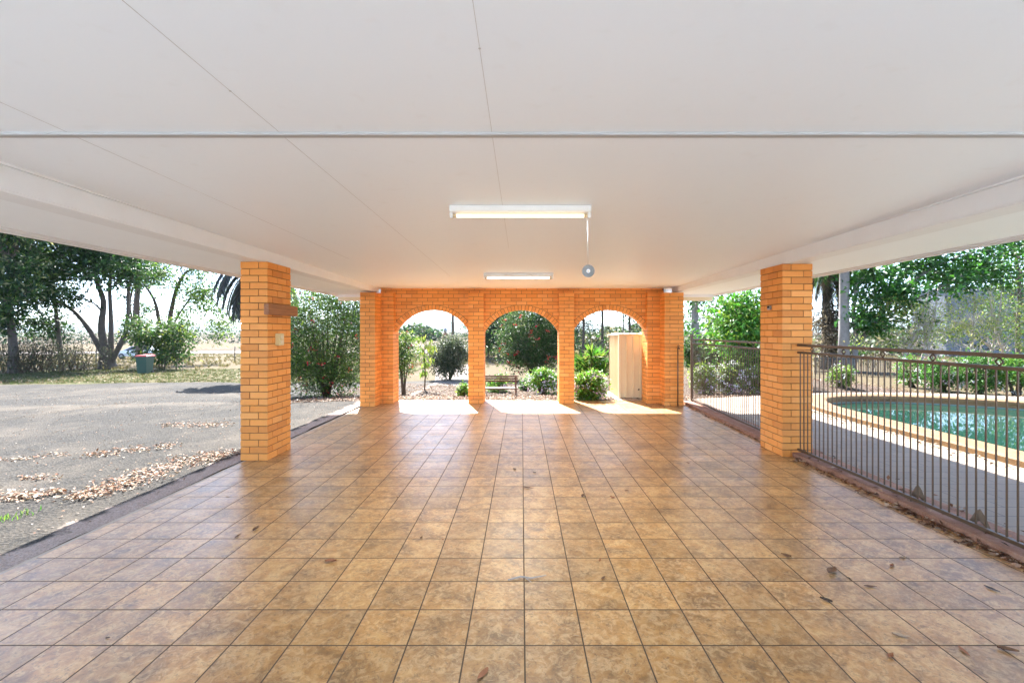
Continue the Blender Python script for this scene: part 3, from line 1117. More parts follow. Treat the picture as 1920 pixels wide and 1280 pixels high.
DARKG = [(.017, .046, .018), (.024, .062, .022), (.034, .080, .025), (.050, .095, .025), (.022, .051, .027)]
MIDG = [(.046, .11, .025), (.066, .138, .03), (.088, .16, .036), (.05, .10, .032)]
LIME = [(.15, .25, .035), (.20, .30, .045), (.12, .22, .035), (.26, .32, .07)]
YEL = [(.34, .38, .07), (.42, .42, .10), (.26, .35, .07)]
OLIVE = [(.07, .09, .045), (.10, .12, .06), (.055, .075, .04), (.13, .13, .075)]
GREYG = [(.06, .085, .055), (.085, .11, .07), (.045, .07, .045), (.12, .13, .09)]
BRIGHT = [(.05, .17, .02), (.07, .22, .025), (.10, .27, .03), (.04, .13, .02)]


def rp(base, px, py, D=None):
    """vector from base to the point seen at a pixel, at the base's distance (or D)"""
    D = D or base.y
    return Vector((PX(px, D), D, PZ(py, D))) - base


def clus_px(base, boxes, depth, seed=0):
    """cluster centres spread through pixel boxes (x0,x1,y0,y1,count) with depth scatter"""
    out = []
    for (x0, x1, y0, y1, n) in boxes:
        for _ in range(n):
            D = base.y + random.uniform(-depth, depth)
            out.append(Vector((PX(random.uniform(x0, x1), D), D, PZ(random.uniform(y0, y1), D))) - base)
    return out


# --- trees in the yard on the left
b = GP(203, 691)
T = lambda *p: [rp(b, x, y) for x, y in p]
LT = MIDG + DARKG[1:4]
tree('shade_tree', 'big shade tree forking low into several limbs behind the gravel yard', b,
     [(T((203, 699), (201, 680), (200, 648)), .60, .38),
      (T((201, 665), (194, 640), (190, 610), (194, 565), (180, 525), (166, 480)), .27, .09),
      (T((200, 672), (186, 650), (165, 615), (138, 583), (108, 564), (75, 548)), .2, .06),
      (T((206, 685), (219, 658), (234, 628), (240, 590), (241, 545), (254, 500)), .19, .07),
      (T((205, 672), (208, 640), (208, 600), (206, 540), (211, 470)), .19, .08),
      (T((192, 585), (178, 570), (160, 562), (140, 555)), .07, .02)],
     clus_px(b, [(40, 190, 440, 520, 24), (130, 250, 430, 515, 17), (60, 150, 540, 562, 6), (60, 110, 592, 610, 3), (150, 262, 470, 535, 12), (0, 250, 370, 440, 18), (120, 300, 330, 420, 16)], 2.6),
     .28, 85, DARKG + LT, .8, 'tall trees beyond the gravel yard')
b = GP(262, 676)
tree('shade_tree', 'dark straight-trunked tree behind the wheelie bin', b,
     [(T((262, 680), (260, 640), (256, 590), (258, 540), (262, 480), (265, 430)), .36, .17),
      (T((262, 660), (250, 610), (243, 570), (255, 520), (270, 480)), .16, .06)],
     clus_px(b, [(215, 310, 445, 530, 19), (230, 360, 360, 450, 18), (238, 285, 560, 620, 3)], 2.2),
     .28, 70, DARKG + LT[:2], .8, 'tall trees beyond the gravel yard')
b = GP(305, 682)
tree('shade_tree', 'open-crowned tree with two slanting limbs right of the wheelie bin', b,
     [(T((308, 684), (310, 650), (318, 600), (330, 545), (350, 510), (385, 500)), .25, .06),
      (T((304, 684), (302, 640), (296, 590), (288, 560), (268, 530)), .20, .07),
      (T((312, 640), (335, 590), (370, 548), (400, 560), (418, 600)), .09, .025)],
     clus_px(b, [(280, 385, 470, 530, 19), (345, 415, 530, 565, 11), (375, 425, 560, 590, 5), (315, 365, 560, 595, 4), (410, 446, 590, 635, 6)], 1.6),
     .24, 52, MIDG + LIME[:3], .66, 'tall trees beyond the gravel yard')
b = GP(113, 692)
tree('shade_tree', 'thin single-stemmed tree left of the big forked tree', b,
     [(T((116, 694), (112, 650), (107, 600), (102, 560), (99, 500)), .16, .08)],
     clus_px(b, [(60, 130, 490, 545, 7), (98, 118, 605, 630, 2), (62, 100, 598, 618, 3)], 1.5), .26, 45, DARKG + LT[:2], .7, 'tall trees beyond the gravel yard')
b = GP(22, 700)
tree('shade_tree', 'dense dark-leaved tree nearest the left side of the yard', b,
     [(T((24, 702), (25, 660), (22, 620), (15, 560), (20, 480)), .26, .12)],
     clus_px(b, [(-40, 65, 425, 550, 30), (-40, 45, 560, 605, 12), (-60, 60, 370, 430, 12)], 2.0), .28, 85, DARKG + LT + [(.16, .22, .05), (.34, .34, .18)], .8, 'tall trees beyond the gravel yard')
# understorey shrub by the bin
b = GP(300, 693)
tree('leafy_shrub', 'loose yellow-green shrub standing right of the wheelie bin', b,
     [(T((300, 696), (296, 670), (285, 640), (275, 615)), .05, .02), (T((308, 696), (312, 665), (322, 640), (335, 620)), .05, .02), (T((330, 694), (334, 665), (345, 640)), .04, .02), (T((304, 696), (304, 660), (304, 620)), .05, .02)],
     clus_px(b, [(252, 360, 612, 645, 22), (275, 335, 640, 675, 16), (240, 270, 600, 640, 6), (300, 345, 600, 620, 6)], 1.0), .24, 50, MIDG + MIDG + OLIVE[:2] + DARKG[3:4] + YEL[:1], .55, None, 'stem', cat='shrub', sub=1)
# scrub along the left fence
scrub = []
for (px, py, hh) in ((10, 700, 62), (48, 699, 70), (82, 698, 60), (134, 695, 52)):
    b = GP(px, py)
    tr_ = []
    hz = hh / F * b.y
    for k in range(34):
        a = random.uniform(0, 6.28); q = random.uniform(.2, 1); x_ = random.gauss(0, .7)
        tr_.append(([(x_, random.gauss(0, .3), -.05), (x_ + math.cos(a) * q * .35, math.sin(a) * q * .4, hz * .4), (x_ + math.cos(a) * q * 1.0, math.sin(a) * q * .9, hz * random.uniform(.55, 1.08))], .022, .006))
    tree('twiggy_shrub', 'brown half-bare twiggy shrub along the left wire fence', b, tr_,
         [(random.gauss(0, .95), random.gauss(0, .6), random.uniform(.15, hz * .95)) for _ in range(30)], .13, 26, OLIVE + [(.16, .125, .085), (.12, .095, .065)], .55, 'half-bare shrubs along the left fence', 'stem', cat='shrub', sub=1)


# --- palm behind the left pillar
def palm(label, base, H, r, nfr, L, cols, droop=1.0, group=None, name='palm_tree', bark='bark_grey'):
    t = thing(name, label, 'palm', base, 0, group)
    m = MB()
    m.tube([(0, 0, -.1), (.02, 0, H * .3), (.05, .02, H * .7), (.06, .03, H)], [r * 1.25, r, r * .9, r * .8], 14, wob=.03)
    m.build('trunk', M[bark], t)
    P = []; Dv = []; Nv = []; Ls = []
    st = MB()
    for k in range(nfr):
        az = 2 * math.pi * k / nfr + random.uniform(-.2, .2); el = random.uniform(-.5, 1.1)
        p = Vector((.06, .03, H)); d = Vector((math.cos(az) * math.cos(el), math.sin(az) * math.cos(el), math.sin(el)))
        pts = [p.copy()]
        n = 16
        for i in range(n):
            d = (d + Vector((0, 0, -.13 * droop))).normalized(); p = p + d * L / n; pts.append(p.copy())
            if i > 1:
                sd = d.cross(Vector((0, 0, 1)))
                if sd.length < .05: sd = Vector((1, 0, 0))
                sd.normalize()
                for s in (-1, 1):
                    for q in range(3):
                        P.append(tuple(p - d * (L / n) * q / 3)); Dv.append(tuple(sd * s + d * .6 + Vector((0, 0, -.55)))); Nv.append((0, 0, 1)); Ls.append(L * .24 * (1 - .6 * abs(i / n - .4)))
        st.tube(pts, [.022 * (1 - i / 18) for i in range(n + 1)], 5)
    st.build('frond_stems', M['stem'], t)
    N = len(P); Ls = np.array(Ls) * RNG.uniform(.8, 1.2, N)
    leaves_obj('fronds', np.array(P), np.array(Dv), np.array(Nv), Ls, Ls * .085, pal(cols, N, .2), M['leaf'], t)
    return t


b = GP(486, 716)
palm('tall palm with grey drooping fronds showing beside the left brick pillar', b, PZ(508, b.y) - b.z, .17, 40, 2.55, [(.11, .115, .125), (.15, .15, .155), (.075, .09, .08)], 1.6)


# --- flowering bushes
def bush(name, label, base, rx, ry, H, leafL, n_leaf, cols, flowers=None, nfl=0, flL=.07, group=None, stems=9, lift=.25, wl=.32, cat='shrub', clumps=70):
    t = thing(name, label, cat, base, 0, group)
    m = MB()
    for k in range(stems):
        a = random.uniform(0, 6.28); q = random.uniform(.3, .95)
        m.tube([(random.gauss(0, .05), random.gauss(0, .05), -.05), (math.cos(a) * q * rx * .35, math.sin(a) * q * ry * .35, H * .3), (math.cos(a) * q * rx * .75, math.sin(a) * q * ry * .75, H * random.uniform(.6, .9))], [.035, .024, .008], 6)
    m.build('stems', M['stem'], t)
    cz = H * (.5 + lift * .5); rz = H * (.5 - lift * .35)
    cl = ell_pts(clumps, (0, 0, cz), (rx * .86, ry * .86, rz), .25)
    cl[:, 2] = np.maximum(cl[:, 2], H * .06)
    cr = RNG.uniform(.6, 1.3, clumps) * .26 * (rx + ry + H) / 3
    per = n_leaf // clumps
    pos, dv, nr, LL = cluster_leaves(cl, per, cr, leafL, .4, .05)
    pos[:, 2] = np.maximum(pos[:, 2], .03)
    leaves_obj('foliage', pos, dv, nr, LL, LL * wl, pal(cols, len(pos), .25), M['leaf'], t)
    if flowers:
        u = ell_pts(nfl, (0, 0, cz), (rx * 1.02, ry * 1.02, rz * 1.08), .8)
        u[:, 2] = np.maximum(u[:, 2], .1)
        p, d, n_, l = cluster_leaves(u, 7, .06, flL, .2, 0)
        fc = np.repeat(pal(flowers, nfl, .2), 7, axis=0)
        leaves_obj('flowers', p, d, n_, l, l * .8, fc, M['petal'], t)
    return t


RED = [(.55, .03, .04), (.45, .02, .05), (.60, .10, .08)]
WHITE = [(.75, .70, .74), (.62, .45, .62), (.80, .78, .78)]
b = GP(612, 746)
bush('flowering_bush', 'large red-flowered bush between the left brick pillar and the arched wall', b, 1.85, 1.6, PZ(520, b.y) - b.z, .10, 36000, MIDG + MIDG + DARKG[3:4] + LIME[:3] + [(.26, .29, .16), (.15, .17, .075), (.12, .15, .06)], RED, 130, .05, None, 20, .04, clumps=230)
b = GP(757, 742)
bush('flowering_bush', 'pale green bush with few red flowers inside the left arch', b, .36, .5, PZ(628, b.y) - b.z, .11, 2300, LIME + MIDG + [(.3, .33, .2)], RED, 9, .06, None, 7, .35, clumps=36)
b = GP(1000, 712)
bush('flowering_bush', 'tall dark bush dotted with red flowers behind the bench', b, 1.75, 1.5, PZ(570, b.y) - b.z, .13, 24000, MIDG + DARKG[1:4] + [(.13, .15, .08), (.2, .2, .13)], RED, 60, .08, None, 14, .1, clumps=150)
b = GP(842, 713)
bush('round_bush', 'rounded grey-green bush seen through the left arch', b, .95, .9, PZ(630, b.y) - b.z, .13, 9000, GREYG + OLIVE[:3] + [(.2, .2, .15)], None, 0, .1, None, 8, .1, .3, clumps=70)


def sapling():
    b = GP(796, 733)
    t = thing('young_tree', 'slender young tree with drooping yellow-green leaves inside the left arch', 'tree', b)
    H = PZ(628, b.y) - b.z
    m = MB(); m.tube([(0, 0, -.05), (.03, 0, H * .3), (-.02, .03, H * .65), (.04, 0, H * .95)], [.028, .024, .018, .008], 7)
    P = []
    for k in range(26):
        z = H * random.uniform(.3, 1.0); a = random.uniform(0, 6.28); l = random.uniform(.1, .34) * (1 if z > H * .55 else .5)
        q = Vector((math.cos(a) * l, math.sin(a) * l, z + .05)); m.tube([(0, 0, z - .05), q * .6 + Vector((0, 0, z * .4)), q], [.008, .006, .003], 4)
        P += [tuple(q)] * 8
    m.build('trunk', M['stem'], t)
    P = np.array(P); N = len(P); P = P + RNG.normal(size=P.shape) * .05
    d = rand_unit(N) * .55; d[:, 2] = -1
    L = RNG.uniform(.14, .25, N)
    leaves_obj('crown', P, d, rand_unit(N), L, L * .26, pal(LIME + YEL + BRIGHT[:1], N), M['leaf'], t)


sapling()


# low flowering clumps
def clump(label, px, py, w_px, h_px, nf=24, cols=BRIGHT[1:3] + LIME, fl=WHITE, n=1800, group='low flowering plants in the garden'):
    b = GP(px, py); s = b.y / F
    return bush('flowering_plant', label, b, w_px * s * .5, w_px * s * .42, h_px * s, .10, n, cols, fl, int(nf * 1.4), .065, group, 8, .05, .42, 'plant', 40)


clump('bright green flowering plant at the right of the bench', 1018, 740, 66, 46, 40, n=3000)
clump('bright green plant with mauve flowers between third pilaster and cream shed', 1108, 751, 62, 52, 44, n=3600)
clump('small sprig with white flowers beside the left pilaster of the middle arch', 868, 746, 20, 26, 6, n=400)
clump('low lime green plant behind the bench seat', 932, 736, 54, 32, 4, cols=LIME + BRIGHT, n=1500)
clump('dull green low plant between bench and flower clump', 985, 733, 26, 22, 6, cols=MIDG, n=600)
clump('white flowering plant beyond the fence post', 1322, 741, 50, 58, 40, cols=LIME + OLIVE[:1], n=1900)
clump('wide white flowering plant beyond the shorter pool fence', 1372, 740, 64, 60, 60, cols=LIME + MIDG[:1] + OLIVE[:1], n=2400)
clump('white flowering plant hidden partly by the right brick pillar', 1425, 740, 50, 52, 34, cols=LIME + MIDG[:1], n=1600)
clump('small yellow-green plant beyond the pool near the pillar', 1578, 728, 46, 44, 14, cols=LIME + MIDG[:1], n=1200)
clump('leafy plant at the near end of the poolside bed', 1708, 726, 50, 56, 8, cols=BRIGHT + LIME[:1], n=1700)
clump('broad green plant with pink flowers in the poolside bed', 1768, 734, 80, 66, 18, cols=BRIGHT + DARKG[2:4], n=3000)
clump('green plant with mauve flowers in the middle of the poolside bed', 1838, 739, 84, 72, 18, cols=BRIGHT + MIDG[:2], n=3000)
clump('tall green plant at the far right of the poolside bed', 1905, 742, 80, 78, 16, cols=BRIGHT + LIME[:2], n=2800)


# strappy plant
def strappy():
    b = GP(1108, 733)
    t = thing('strappy_plant', 'spiky strap-leaved plant left of the cream shed', 'plant', b)
    s = b.y / F
    m = MB(); P = []; Dv = []; Ls = []
    for (x, z) in ((-18, 50), (2, 64), (20, 56), (-6, 40), (12, 38), (-26, 36), (26, 34)):
        p = Vector((x * s * .9, random.uniform(-.25, .25), z * s))
        m.tube([(x * s * .2, 0, -.05), (x * s * .5, 0, z * s * .5), p], [.035, .028, .022], 6)
        for k in range(70):
            a = random.uniform(0, 6.28); el = random.uniform(-.35, 1.35)
            P.append(tuple(p)); Dv.append((math.cos(a) * math.cos(el), math.sin(a) * math.cos(el), math.sin(el))); Ls.append(random.uniform(.36, .66))
    m.build('stems', M['stem'], t)
    N = len(P); Ls = np.array(Ls)
    leaves_obj('foliage', np.array(P), np.array(Dv), rand_unit(N) * .3 + [0, 0, 1], Ls, Ls * .10, pal(BRIGHT + LIME + [(.2, .18, .06)], N), M['leaf'], t)


strappy()

# --- trees behind the arches
def bg_tree(label, px, py, hpx, wpx, n_, cols, trunk_r, leaf=.24, per=52, group='slender trees behind the arches', cb=.16, rad=.9, bark='bark', depth=2.4):
    b = GP(px, py); n = int(n_ * 1.7)
    hpx = hpx * 1.45; top = py - hpx
    tw = [(px, py + 3), (px + random.uniform(-5, 5), py - hpx * .35), (px + random.uniform(-7, 7), py - hpx * .7), (px + random.uniform(-5, 5), top)]
    return tree('slender_tree', label, b, [([rp(b, x, y) for x, y in tw], trunk_r, trunk_r * .35)],
                clus_px(b, [(px - wpx / 2, px + wpx / 2, top - 5, py - hpx * cb, n)], depth), leaf, per, cols, rad, group, bark)


for _x,_h,_l in ((915, 118, 'dark bushy tree at the left edge of the middle arch'), (949, 130, 'dark leafy tree between the slender trees in the middle arch'), (926, 96, 'low dark tree behind the left half of the bench')):
    bg_tree(_l, _x, 670, _h, 60, 22, DARKG + MIDG[:1] + [(.045, .065, .05)], .1, per=75)
EUC = DARKG + [(.05, .075, .055), (.07, .09, .065)]
bg_tree('dark slender tree seen in the left side of the middle arch', 935, 672, 135, 70, 26, EUC, .13)
bg_tree('thin dark tree next to the left pilaster in the middle arch', 905, 674, 120, 44, 14, EUC, .09)
bg_tree('dark tree rising over the red-flowered bush in the middle arch', 985, 668, 140, 90, 26, EUC, .14)
bg_tree('leafy dark tree behind the third pilaster', 1058, 672, 150, 70, 22, EUC, .14)
bg_tree('forked dark tree at the left of the right arch', 1092, 676, 140, 70, 22, EUC, .14)
bg_tree('straight tree in the middle of the right arch', 1128, 674, 160, 64, 15, EUC, .15, cb=.45)
bg_tree('airy tree against the sky in the right arch', 1165, 668, 130, 70, 10, EUC + GREYG, .09, per=30)
bg_tree('straight tree above the cream shed roof', 1180, 672, 160, 50, 10, EUC, .15, cb=.4)
bg_tree('dark tree behind the right pier of the arched wall', 1215, 676, 150, 60, 16, EUC, .14)
b = GP(1304, 694)
tree('grey_trunk_tree', 'smooth grey-trunked tree beyond the fence post', b, [([rp(b, 1306, 698), rp(b, 1305, 640), rp(b, 1303, 590), rp(b, 1304, 530)], .24, .19)],
     clus_px(b, [(1285, 1350, 500, 560, 12), (1280, 1300, 560, 640, 4)], 1.5), .24, 60, BRIGHT + MIDG, .8, None, 'bark_grey')
b = GP(1400, 716)
tree('green_tree', 'bright green leafy tree just left of the right brick pillar', b, [([rp(b, 1405, 720), rp(b, 1408, 680), rp(b, 1402, 630), rp(b, 1408, 560)], .07, .03), ([rp(b, 1406, 690), rp(b, 1390, 650), rp(b, 1380, 610)], .04, .02)],
     clus_px(b, [(1372, 1425, 560, 660, 26), (1360, 1420, 600, 640, 8), (1395, 1440, 660, 700, 8)], .9), .20, 60, BRIGHT + LIME[:2], .5)
b = GP(1345, 690)
tree('olive_tree', 'sparse olive-coloured tree left of the bright green tree', b, [([rp(b, 1350, 694), rp(b, 1346, 650), rp(b, 1340, 600), rp(b, 1345, 560)], .08, .03)],
     clus_px(b, [(1315, 1370, 565, 640, 12)], 1.2), .2, 30, OLIVE + MIDG[:1], .7)
# shrubbery at the foot of the bank
for (px, py, w_, h_, lab) in ((1330, 690, 60, 40, 'dull green shrub behind the white flowers by the fence post'), (1400, 702, 60, 46, 'leafy shrub on the earth bank by the right brick pillar'), (1298, 700, 34, 60, 'ferny green shrub beside the smooth grey trunk')):
    b = GP(px, py); s = b.y / F
    bush('leafy_shrub', lab, b, w_ * s * .5, w_ * s * .4, h_ * s, .16, 2200, MIDG + OLIVE[:2] + BRIGHT[:1], None, 0, .1, None, 7, .15, .4, clumps=40)

# --- right side beyond the pool
b = GP(1582, 698)
t = palm('smooth grey palm trunk standing beyond the pool near the brick pillar', b, PZ(440, b.y) - b.z, .27, 16, 3.2, MIDG + DARKG, 1.1)
b = GP(1548, 692)
palm('shaggy palm with hanging brown dead fronds beside the right brick pillar', b, PZ(500, b.y) - b.z, .25, 20, 2.9, [(.10, .075, .055), (.14, .11, .08), (.06, .055, .05), (.04, .07, .03)], 2.1, None, 'palm_tree', 'brown_pile')
b = GP(1560, 694)
bush('dead_frond_heap', 'grey-brown skirt of dead palm fronds behind the pool fence', b, .9, .6, PZ(560, b.y) - b.z, .5, 1500, [(.13, .10, .075), (.09, .075, .06), (.20, .16, .12), (.05, .045, .04)], None, 0, .1, None, 8, .1, .12, 'dead fronds', 40)
b = GP(1640, 697)
tree('broadleaf_tree', 'spreading broad-leaved tree with slanting grey limbs beyond the pool', b,
     [([rp(b, 1600, 704), rp(b, 1604, 660), rp(b, 1640, 600), rp(b, 1690, 545), rp(b, 1745, 505), rp(b, 1800, 480)], .16, .05),
      ([rp(b, 1602, 680), rp(b, 1605, 630), rp(b, 1600, 580), rp(b, 1612, 520), rp(b, 1630, 470)], .15, .06),
      ([rp(b, 1640, 600), rp(b, 1720, 560), rp(b, 1800, 520), rp(b, 1870, 490)], .09, .03)],
     clus_px(b, [(1615, 1705, 500, 570, 19), (1605, 1680, 560, 610, 8), (1700, 1840, 470, 525, 16), (1740, 1890, 500, 540, 7), (1640, 1900, 420, 470, 14)], 1.6),
     .25, 50, [(.03, .12, .02), (.045, .15, .022), (.06, .18, .025), (.035, .10, .03)], .66, None, 'bark_grey', .72)
b = GP(1780, 704)
for (px, lean, lab) in ((1680, 48, 'bare leaning grey tree with yellow-green tips left of the poolside bed'), (1820, 6, 'upright half-bare tree with yellow-green tips behind the poolside bed'), (1893, -30, 'half-bare tree with pale twigs behind the right end of the poolside bed'), (1850, 22, 'bare grey tree with crossing branches in front of the farm shed'), (1720, 30, 'thin bare tree with pale branches beside the broad-leaved tree'), (1750, -20, 'low bare tree with tangled pale twigs behind the poolside bed')):
    b = GP(px, 700)
    trs = [([rp(b, px, 704), rp(b, px + lean * .4, 660), rp(b, px + lean, 600), rp(b, px + lean * 1.3, 540)], .085, .025)]
    for k in range(34):
        y0 = random.uniform(600, 672); x0 = px + lean * (704 - y0) / 110
        x1 = x0 + random.uniform(-75, 75); y1 = y0 - random.uniform(10, 75); dd = random.uniform(-1.2, 1.2)
        p0 = rp(b, x0, y0); p1 = rp(b, (x0 + x1) / 2 + random.uniform(-10, 10), (y0 + y1) / 2 + random.uniform(-8, 8)); p2 = rp(b, x1, y1)
        p1.y += dd * .5; p2.y += dd
        trs.append(([p0, p1, p2], .018, .005))
    tree('half_bare_tree', lab, b, trs, clus_px(b, [(px - 75, px + 85, 555, 650, 17)], 1.3), .13, 26, YEL + LIME + [(.3, .26, .12)], .42, 'half-bare trees beyond the pool', 'twig_pale', cat='tree', sub=2)
b = GP(1905, 690)
tree('broadleaf_tree', 'leafy green tree at the far right beyond the pool', b, [([rp(b, 1912, 694), rp(b, 1908, 620), rp(b, 1912, 540), rp(b, 1900, 450)], .16, .08)],
     clus_px(b, [(1850, 1960, 440, 560, 22), (1870, 1960, 560, 620, 8)], 1.6), .25, 50, MIDG + LIME[:2] + BRIGHT[:1], .8)

# grey far shed, dark paling fence, wire fences
b = GP(1820, 668)
t = thing('farm_shed', 'blue-grey metal farm shed half hidden behind the bare trees', 'shed', b)
hw = PX(1900, b.y) - PX(1740, b.y); H = PZ(543, b.y) - b.z
m = MB()
pr = []
x = -hw / 2
while x < hw / 2: pr += [(x, -2.5), (x + .12, -2.5), (x + .15, -2.46), (x + .27, -2.46)]; x += .30
pr += [(hw / 2, 2.5), (-hw / 2, 2.5)]
m.prism(pr, 'z', -.2, H); m.build('wall', M['shed_grey'], t)
m = MB(); m.hexa([(-hw / 2 - .3, -2.8, H), (hw / 2 + .3, -2.8, H), (hw / 2 + .3, 2.8, H + .5), (-hw / 2 - .3, 2.8, H + .5), (-hw / 2 - .3, -2.8, H + .12), (hw / 2 + .3, -2.8, H + .12), (hw / 2 + .3, 2.8, H + .62), (-hw / 2 - .3, 2.8, H + .62)])
m.build('roof', M['shed_grey'], t)


def paling_fence(label, A, B, H, n, mat, name='paling_fence', wdt=.03):
    A = Vector(A); B = Vector(B); t = thing(name, label, 'fence', A, math.atan2((B - A).y, (B - A).x)); L = Vector((B.x - A.x, B.y - A.y)).length; dz = B.z - A.z
    for z in (.15, H - .08):
        m = MB(); m.hexa([(0, -.02, z), (L, -.02, z + dz), (L, .02, z + dz), (0, .02, z), (0, -.02, z + .04), (L, -.02, z + dz + .04), (L, .02, z + dz + .04), (0, .02, z + .04)]); m.build('rail', M[mat], t)
    m = MB(); m.box(-wdt / 2, wdt / 2, -.012, .012, 0.02, H); pal_ = m.build('paling', M[mat], t)
    for i in range(n):
        o = pal_ if i == 0 else pal_.copy()
        if i: C.objects.link(o); o.parent = t
        o.location = (L * (i + .5) / n, -.034, dz * (i + .5) / n)


paling_fence('dark upright paling fence beyond the far end of the pool', GP(1526, 702), GP(1668, 706), PZ(655, 16.5) - PZ(704, 16.5), 46, 'dark_fence')


def wire_fence(label, pts, H, nw, sp, name='wire_fence', group=None, r=.045):
    A = Vector(pts[0]); t = thing(name, label, 'fence', A, 0, group)
    m = MB(); m.tube([(0, 0, -.2), (0, 0, H * .5), (.01, 0, H + .08)], [r, r * .95, r * .9], 7); post = m.build('post', M['post_wood'], t)
    P = []
    for a, b_ in zip(pts[:-1], pts[1:]):
        a = Vector(a); b_ = Vector(b_); n = max(1, int((b_ - a).length / sp))
        for i in range(n):
            q = a.lerp(b_, i / n); q.z = float(g(q.x, q.y)); P.append(q)
    q = Vector(pts[-1]); P.append(q)
    for i, q in enumerate(P):
        o = post if i == 0 else post.copy()
        if i: C.objects.link(o); o.parent = t
        o.location = q - A; o.rotation_euler = (random.uniform(-.03, .03), random.uniform(-.04, .04), 0)
    for k in range(nw):
        z = H * (k + .7) / nw
        m = MB(); m.tube([q - A + Vector((0, -.04, z + random.uniform(-.03, .03))) for q in P], .007, 5); m.build('wire', M['wire'], t)


wire_fence('post and wire fence behind the trees on the left', [GP(-60, 688), GP(180, 682), GP(440, 679)], 1.35, 4, 3.4)
wire_fence('wire fence with thin posts beyond the poolside bed', [GP(1640, 690), GP(1800, 690), GP(1990, 690)], 1.35, 5, 1.6, r=.03)
wire_fence('distant post and wire fence crossing behind the middle arch', [GP(700, 664), GP(950, 664), GP(1280, 664)], 1.3, 4, 4.0)

# ------------------------------------------------------------------ cream shed right of arches
t = thing('garden_shed', 'cream ribbed steel cabinet standing outside the right arch', 'shed', (2.32, 10.90, 0))
sw, sd, sh = .70, 1.28, 1.535


def ribbed(L, pitch=.165, dep=.042, ribw=.022):
    out = []; x = 0
    while x < L - .02:
        out += [(x, 0), (min(L, x + .02), 0), (min(L, x + .028), dep), (min(L, x + pitch - .008), dep)]
        x += pitch
    out.append((L, 0)); return out


fr = ribbed(sw)
m = MB(); m.prism([(a, b_) for a, b_ in fr] + [(sw, .05), (0, .05)], 'z', 0.02, sh - .03); m.build('front_panel', M['cream'], t)
sdp = ribbed(sd)
m = MB(); m.prism([(b_, a + .052) for a, b_ in sdp] + [(.05, sd + .052), (.05, .052)], 'z', -.1, sh - .03); m.build('side_panel', M['cream'], t)
m = MB(); m.box(sw - .02, sw, .06, sd, -.1, sh - .03); m.box(.06, sw - .03, sd - .02, sd, -.1, sh - .03); m.build('back_panel', M['cream'], t)
m = MB(); m.cbox(-.018, .03, -.016, -.001, 0.0, sh - .03, .003); m.cbox(-.018, -.001, -.0005, .05, 0.0, sh - .03, .003); m.build('corner_trim', M['cream'], t)
m = MB(); m.hexa([(-.02, -.02, sh - .028), (sw + .02, -.02, sh - .028), (sw + .02, sd + .16, sh - .045), (-.02, sd + .16, sh - .045), (-.02, -.02, sh), (sw + .02, -.02, sh), (sw + .02, sd + .16, sh - .01), (-.02, sd + .16, sh - .01)])
x = .08
while x < sw: m.cbox(x - .02, x + .02, -.018, sd + .1, sh - .012, sh + .016, .006); x += .165
m.build('roof', M['cream'], t)
m = MB(); m.cbox(-.024, .012, sd + .06, sd + .15, sh - .10, sh - .046, .005); m.build('gutter', M['cream'], t)
m = MB(); m.disc((.46, -.004, .225), .017, (0, 1, 0), .012, 14); m.disc((.445, -.004, .215), .012, (0, 1, 0), .012, 10); m.build('vent_hole', M['dark'], t)
m = MB(); m.box(2.2, 3.2, 10.69, 12.3, -.14, .008)
tag(m.build('shed_slab', M['edge']), 'small concrete slab under the cream cabinet', 'slab', kind='structure')

# tap pipe on the right end pier
t = thing('water_tap', 'small copper tap and pipe on the right end pier of the arched wall', 'tap', (3.34, 9.85, 0))
m = MB(); m.tube([(0, -.02, 0), (0, -.02, 1.27)], .011, 8); m.build('pipe', M['bronze'], t)
m = MB(); m.tube([(0, -.02, 1.25), (0, -.09, 1.26), (0, -.11, 1.22)], .013, 8); m.cbox(-.03, .03, -.075, -.055, 1.285, 1.30, .003); m.build('spout', M['bronze'], t)

# ------------------------------------------------------------------ bench
b = GP(940, 745)
t = thing('garden_bench', 'dark wooden slatted bench on the mulch behind the middle arch', 'bench', (PX(938, b.y), b.y, b.z))
s = b.y / F; bh = (745 - 703) * s; bs = (745 - 729) * s; bw = 1.25
x1 = PX(971, b.y) - PX(938, b.y); x0 = x1 - bw
for i, z in enumerate((bh - .03, bh - .10, bh - .17)):
    m = MB(); m.cbox(x0, x1, -.012 + .03 * i - .06, .012 + .03 * i - .06, z - .025, z + .025, .004); m.build('back_slat', M['rust_bench'], t)
for i in range(4):
    m = MB(); m.cbox(x0, x1, .07 + .10 * i, .15 + .10 * i, bs - .02, bs + .012, .004); m.build('seat_slat', M['rust_bench'], t)
for xx in (x0 + .06, x1 - .06):
    m = MB()
    m.cbox(xx - .022, xx + .022, .05, .09, -.05, bs - .021, .003)
    m.cbox(xx - .022, xx + .022, .40, .44, -.05, bs - .021, .003)
    m.hexa([(xx - .022, .045, bs - .02), (xx + .022, .045, bs - .02), (xx + .022, .068, bs - .02), (xx - .022, .068, bs - .02), (xx - .022, -.045, bh), (xx + .022, -.045, bh), (xx + .022, -.02, bh), (xx - .022, -.02, bh)])
    m.build('leg_frame', M['rust_bench'], t)

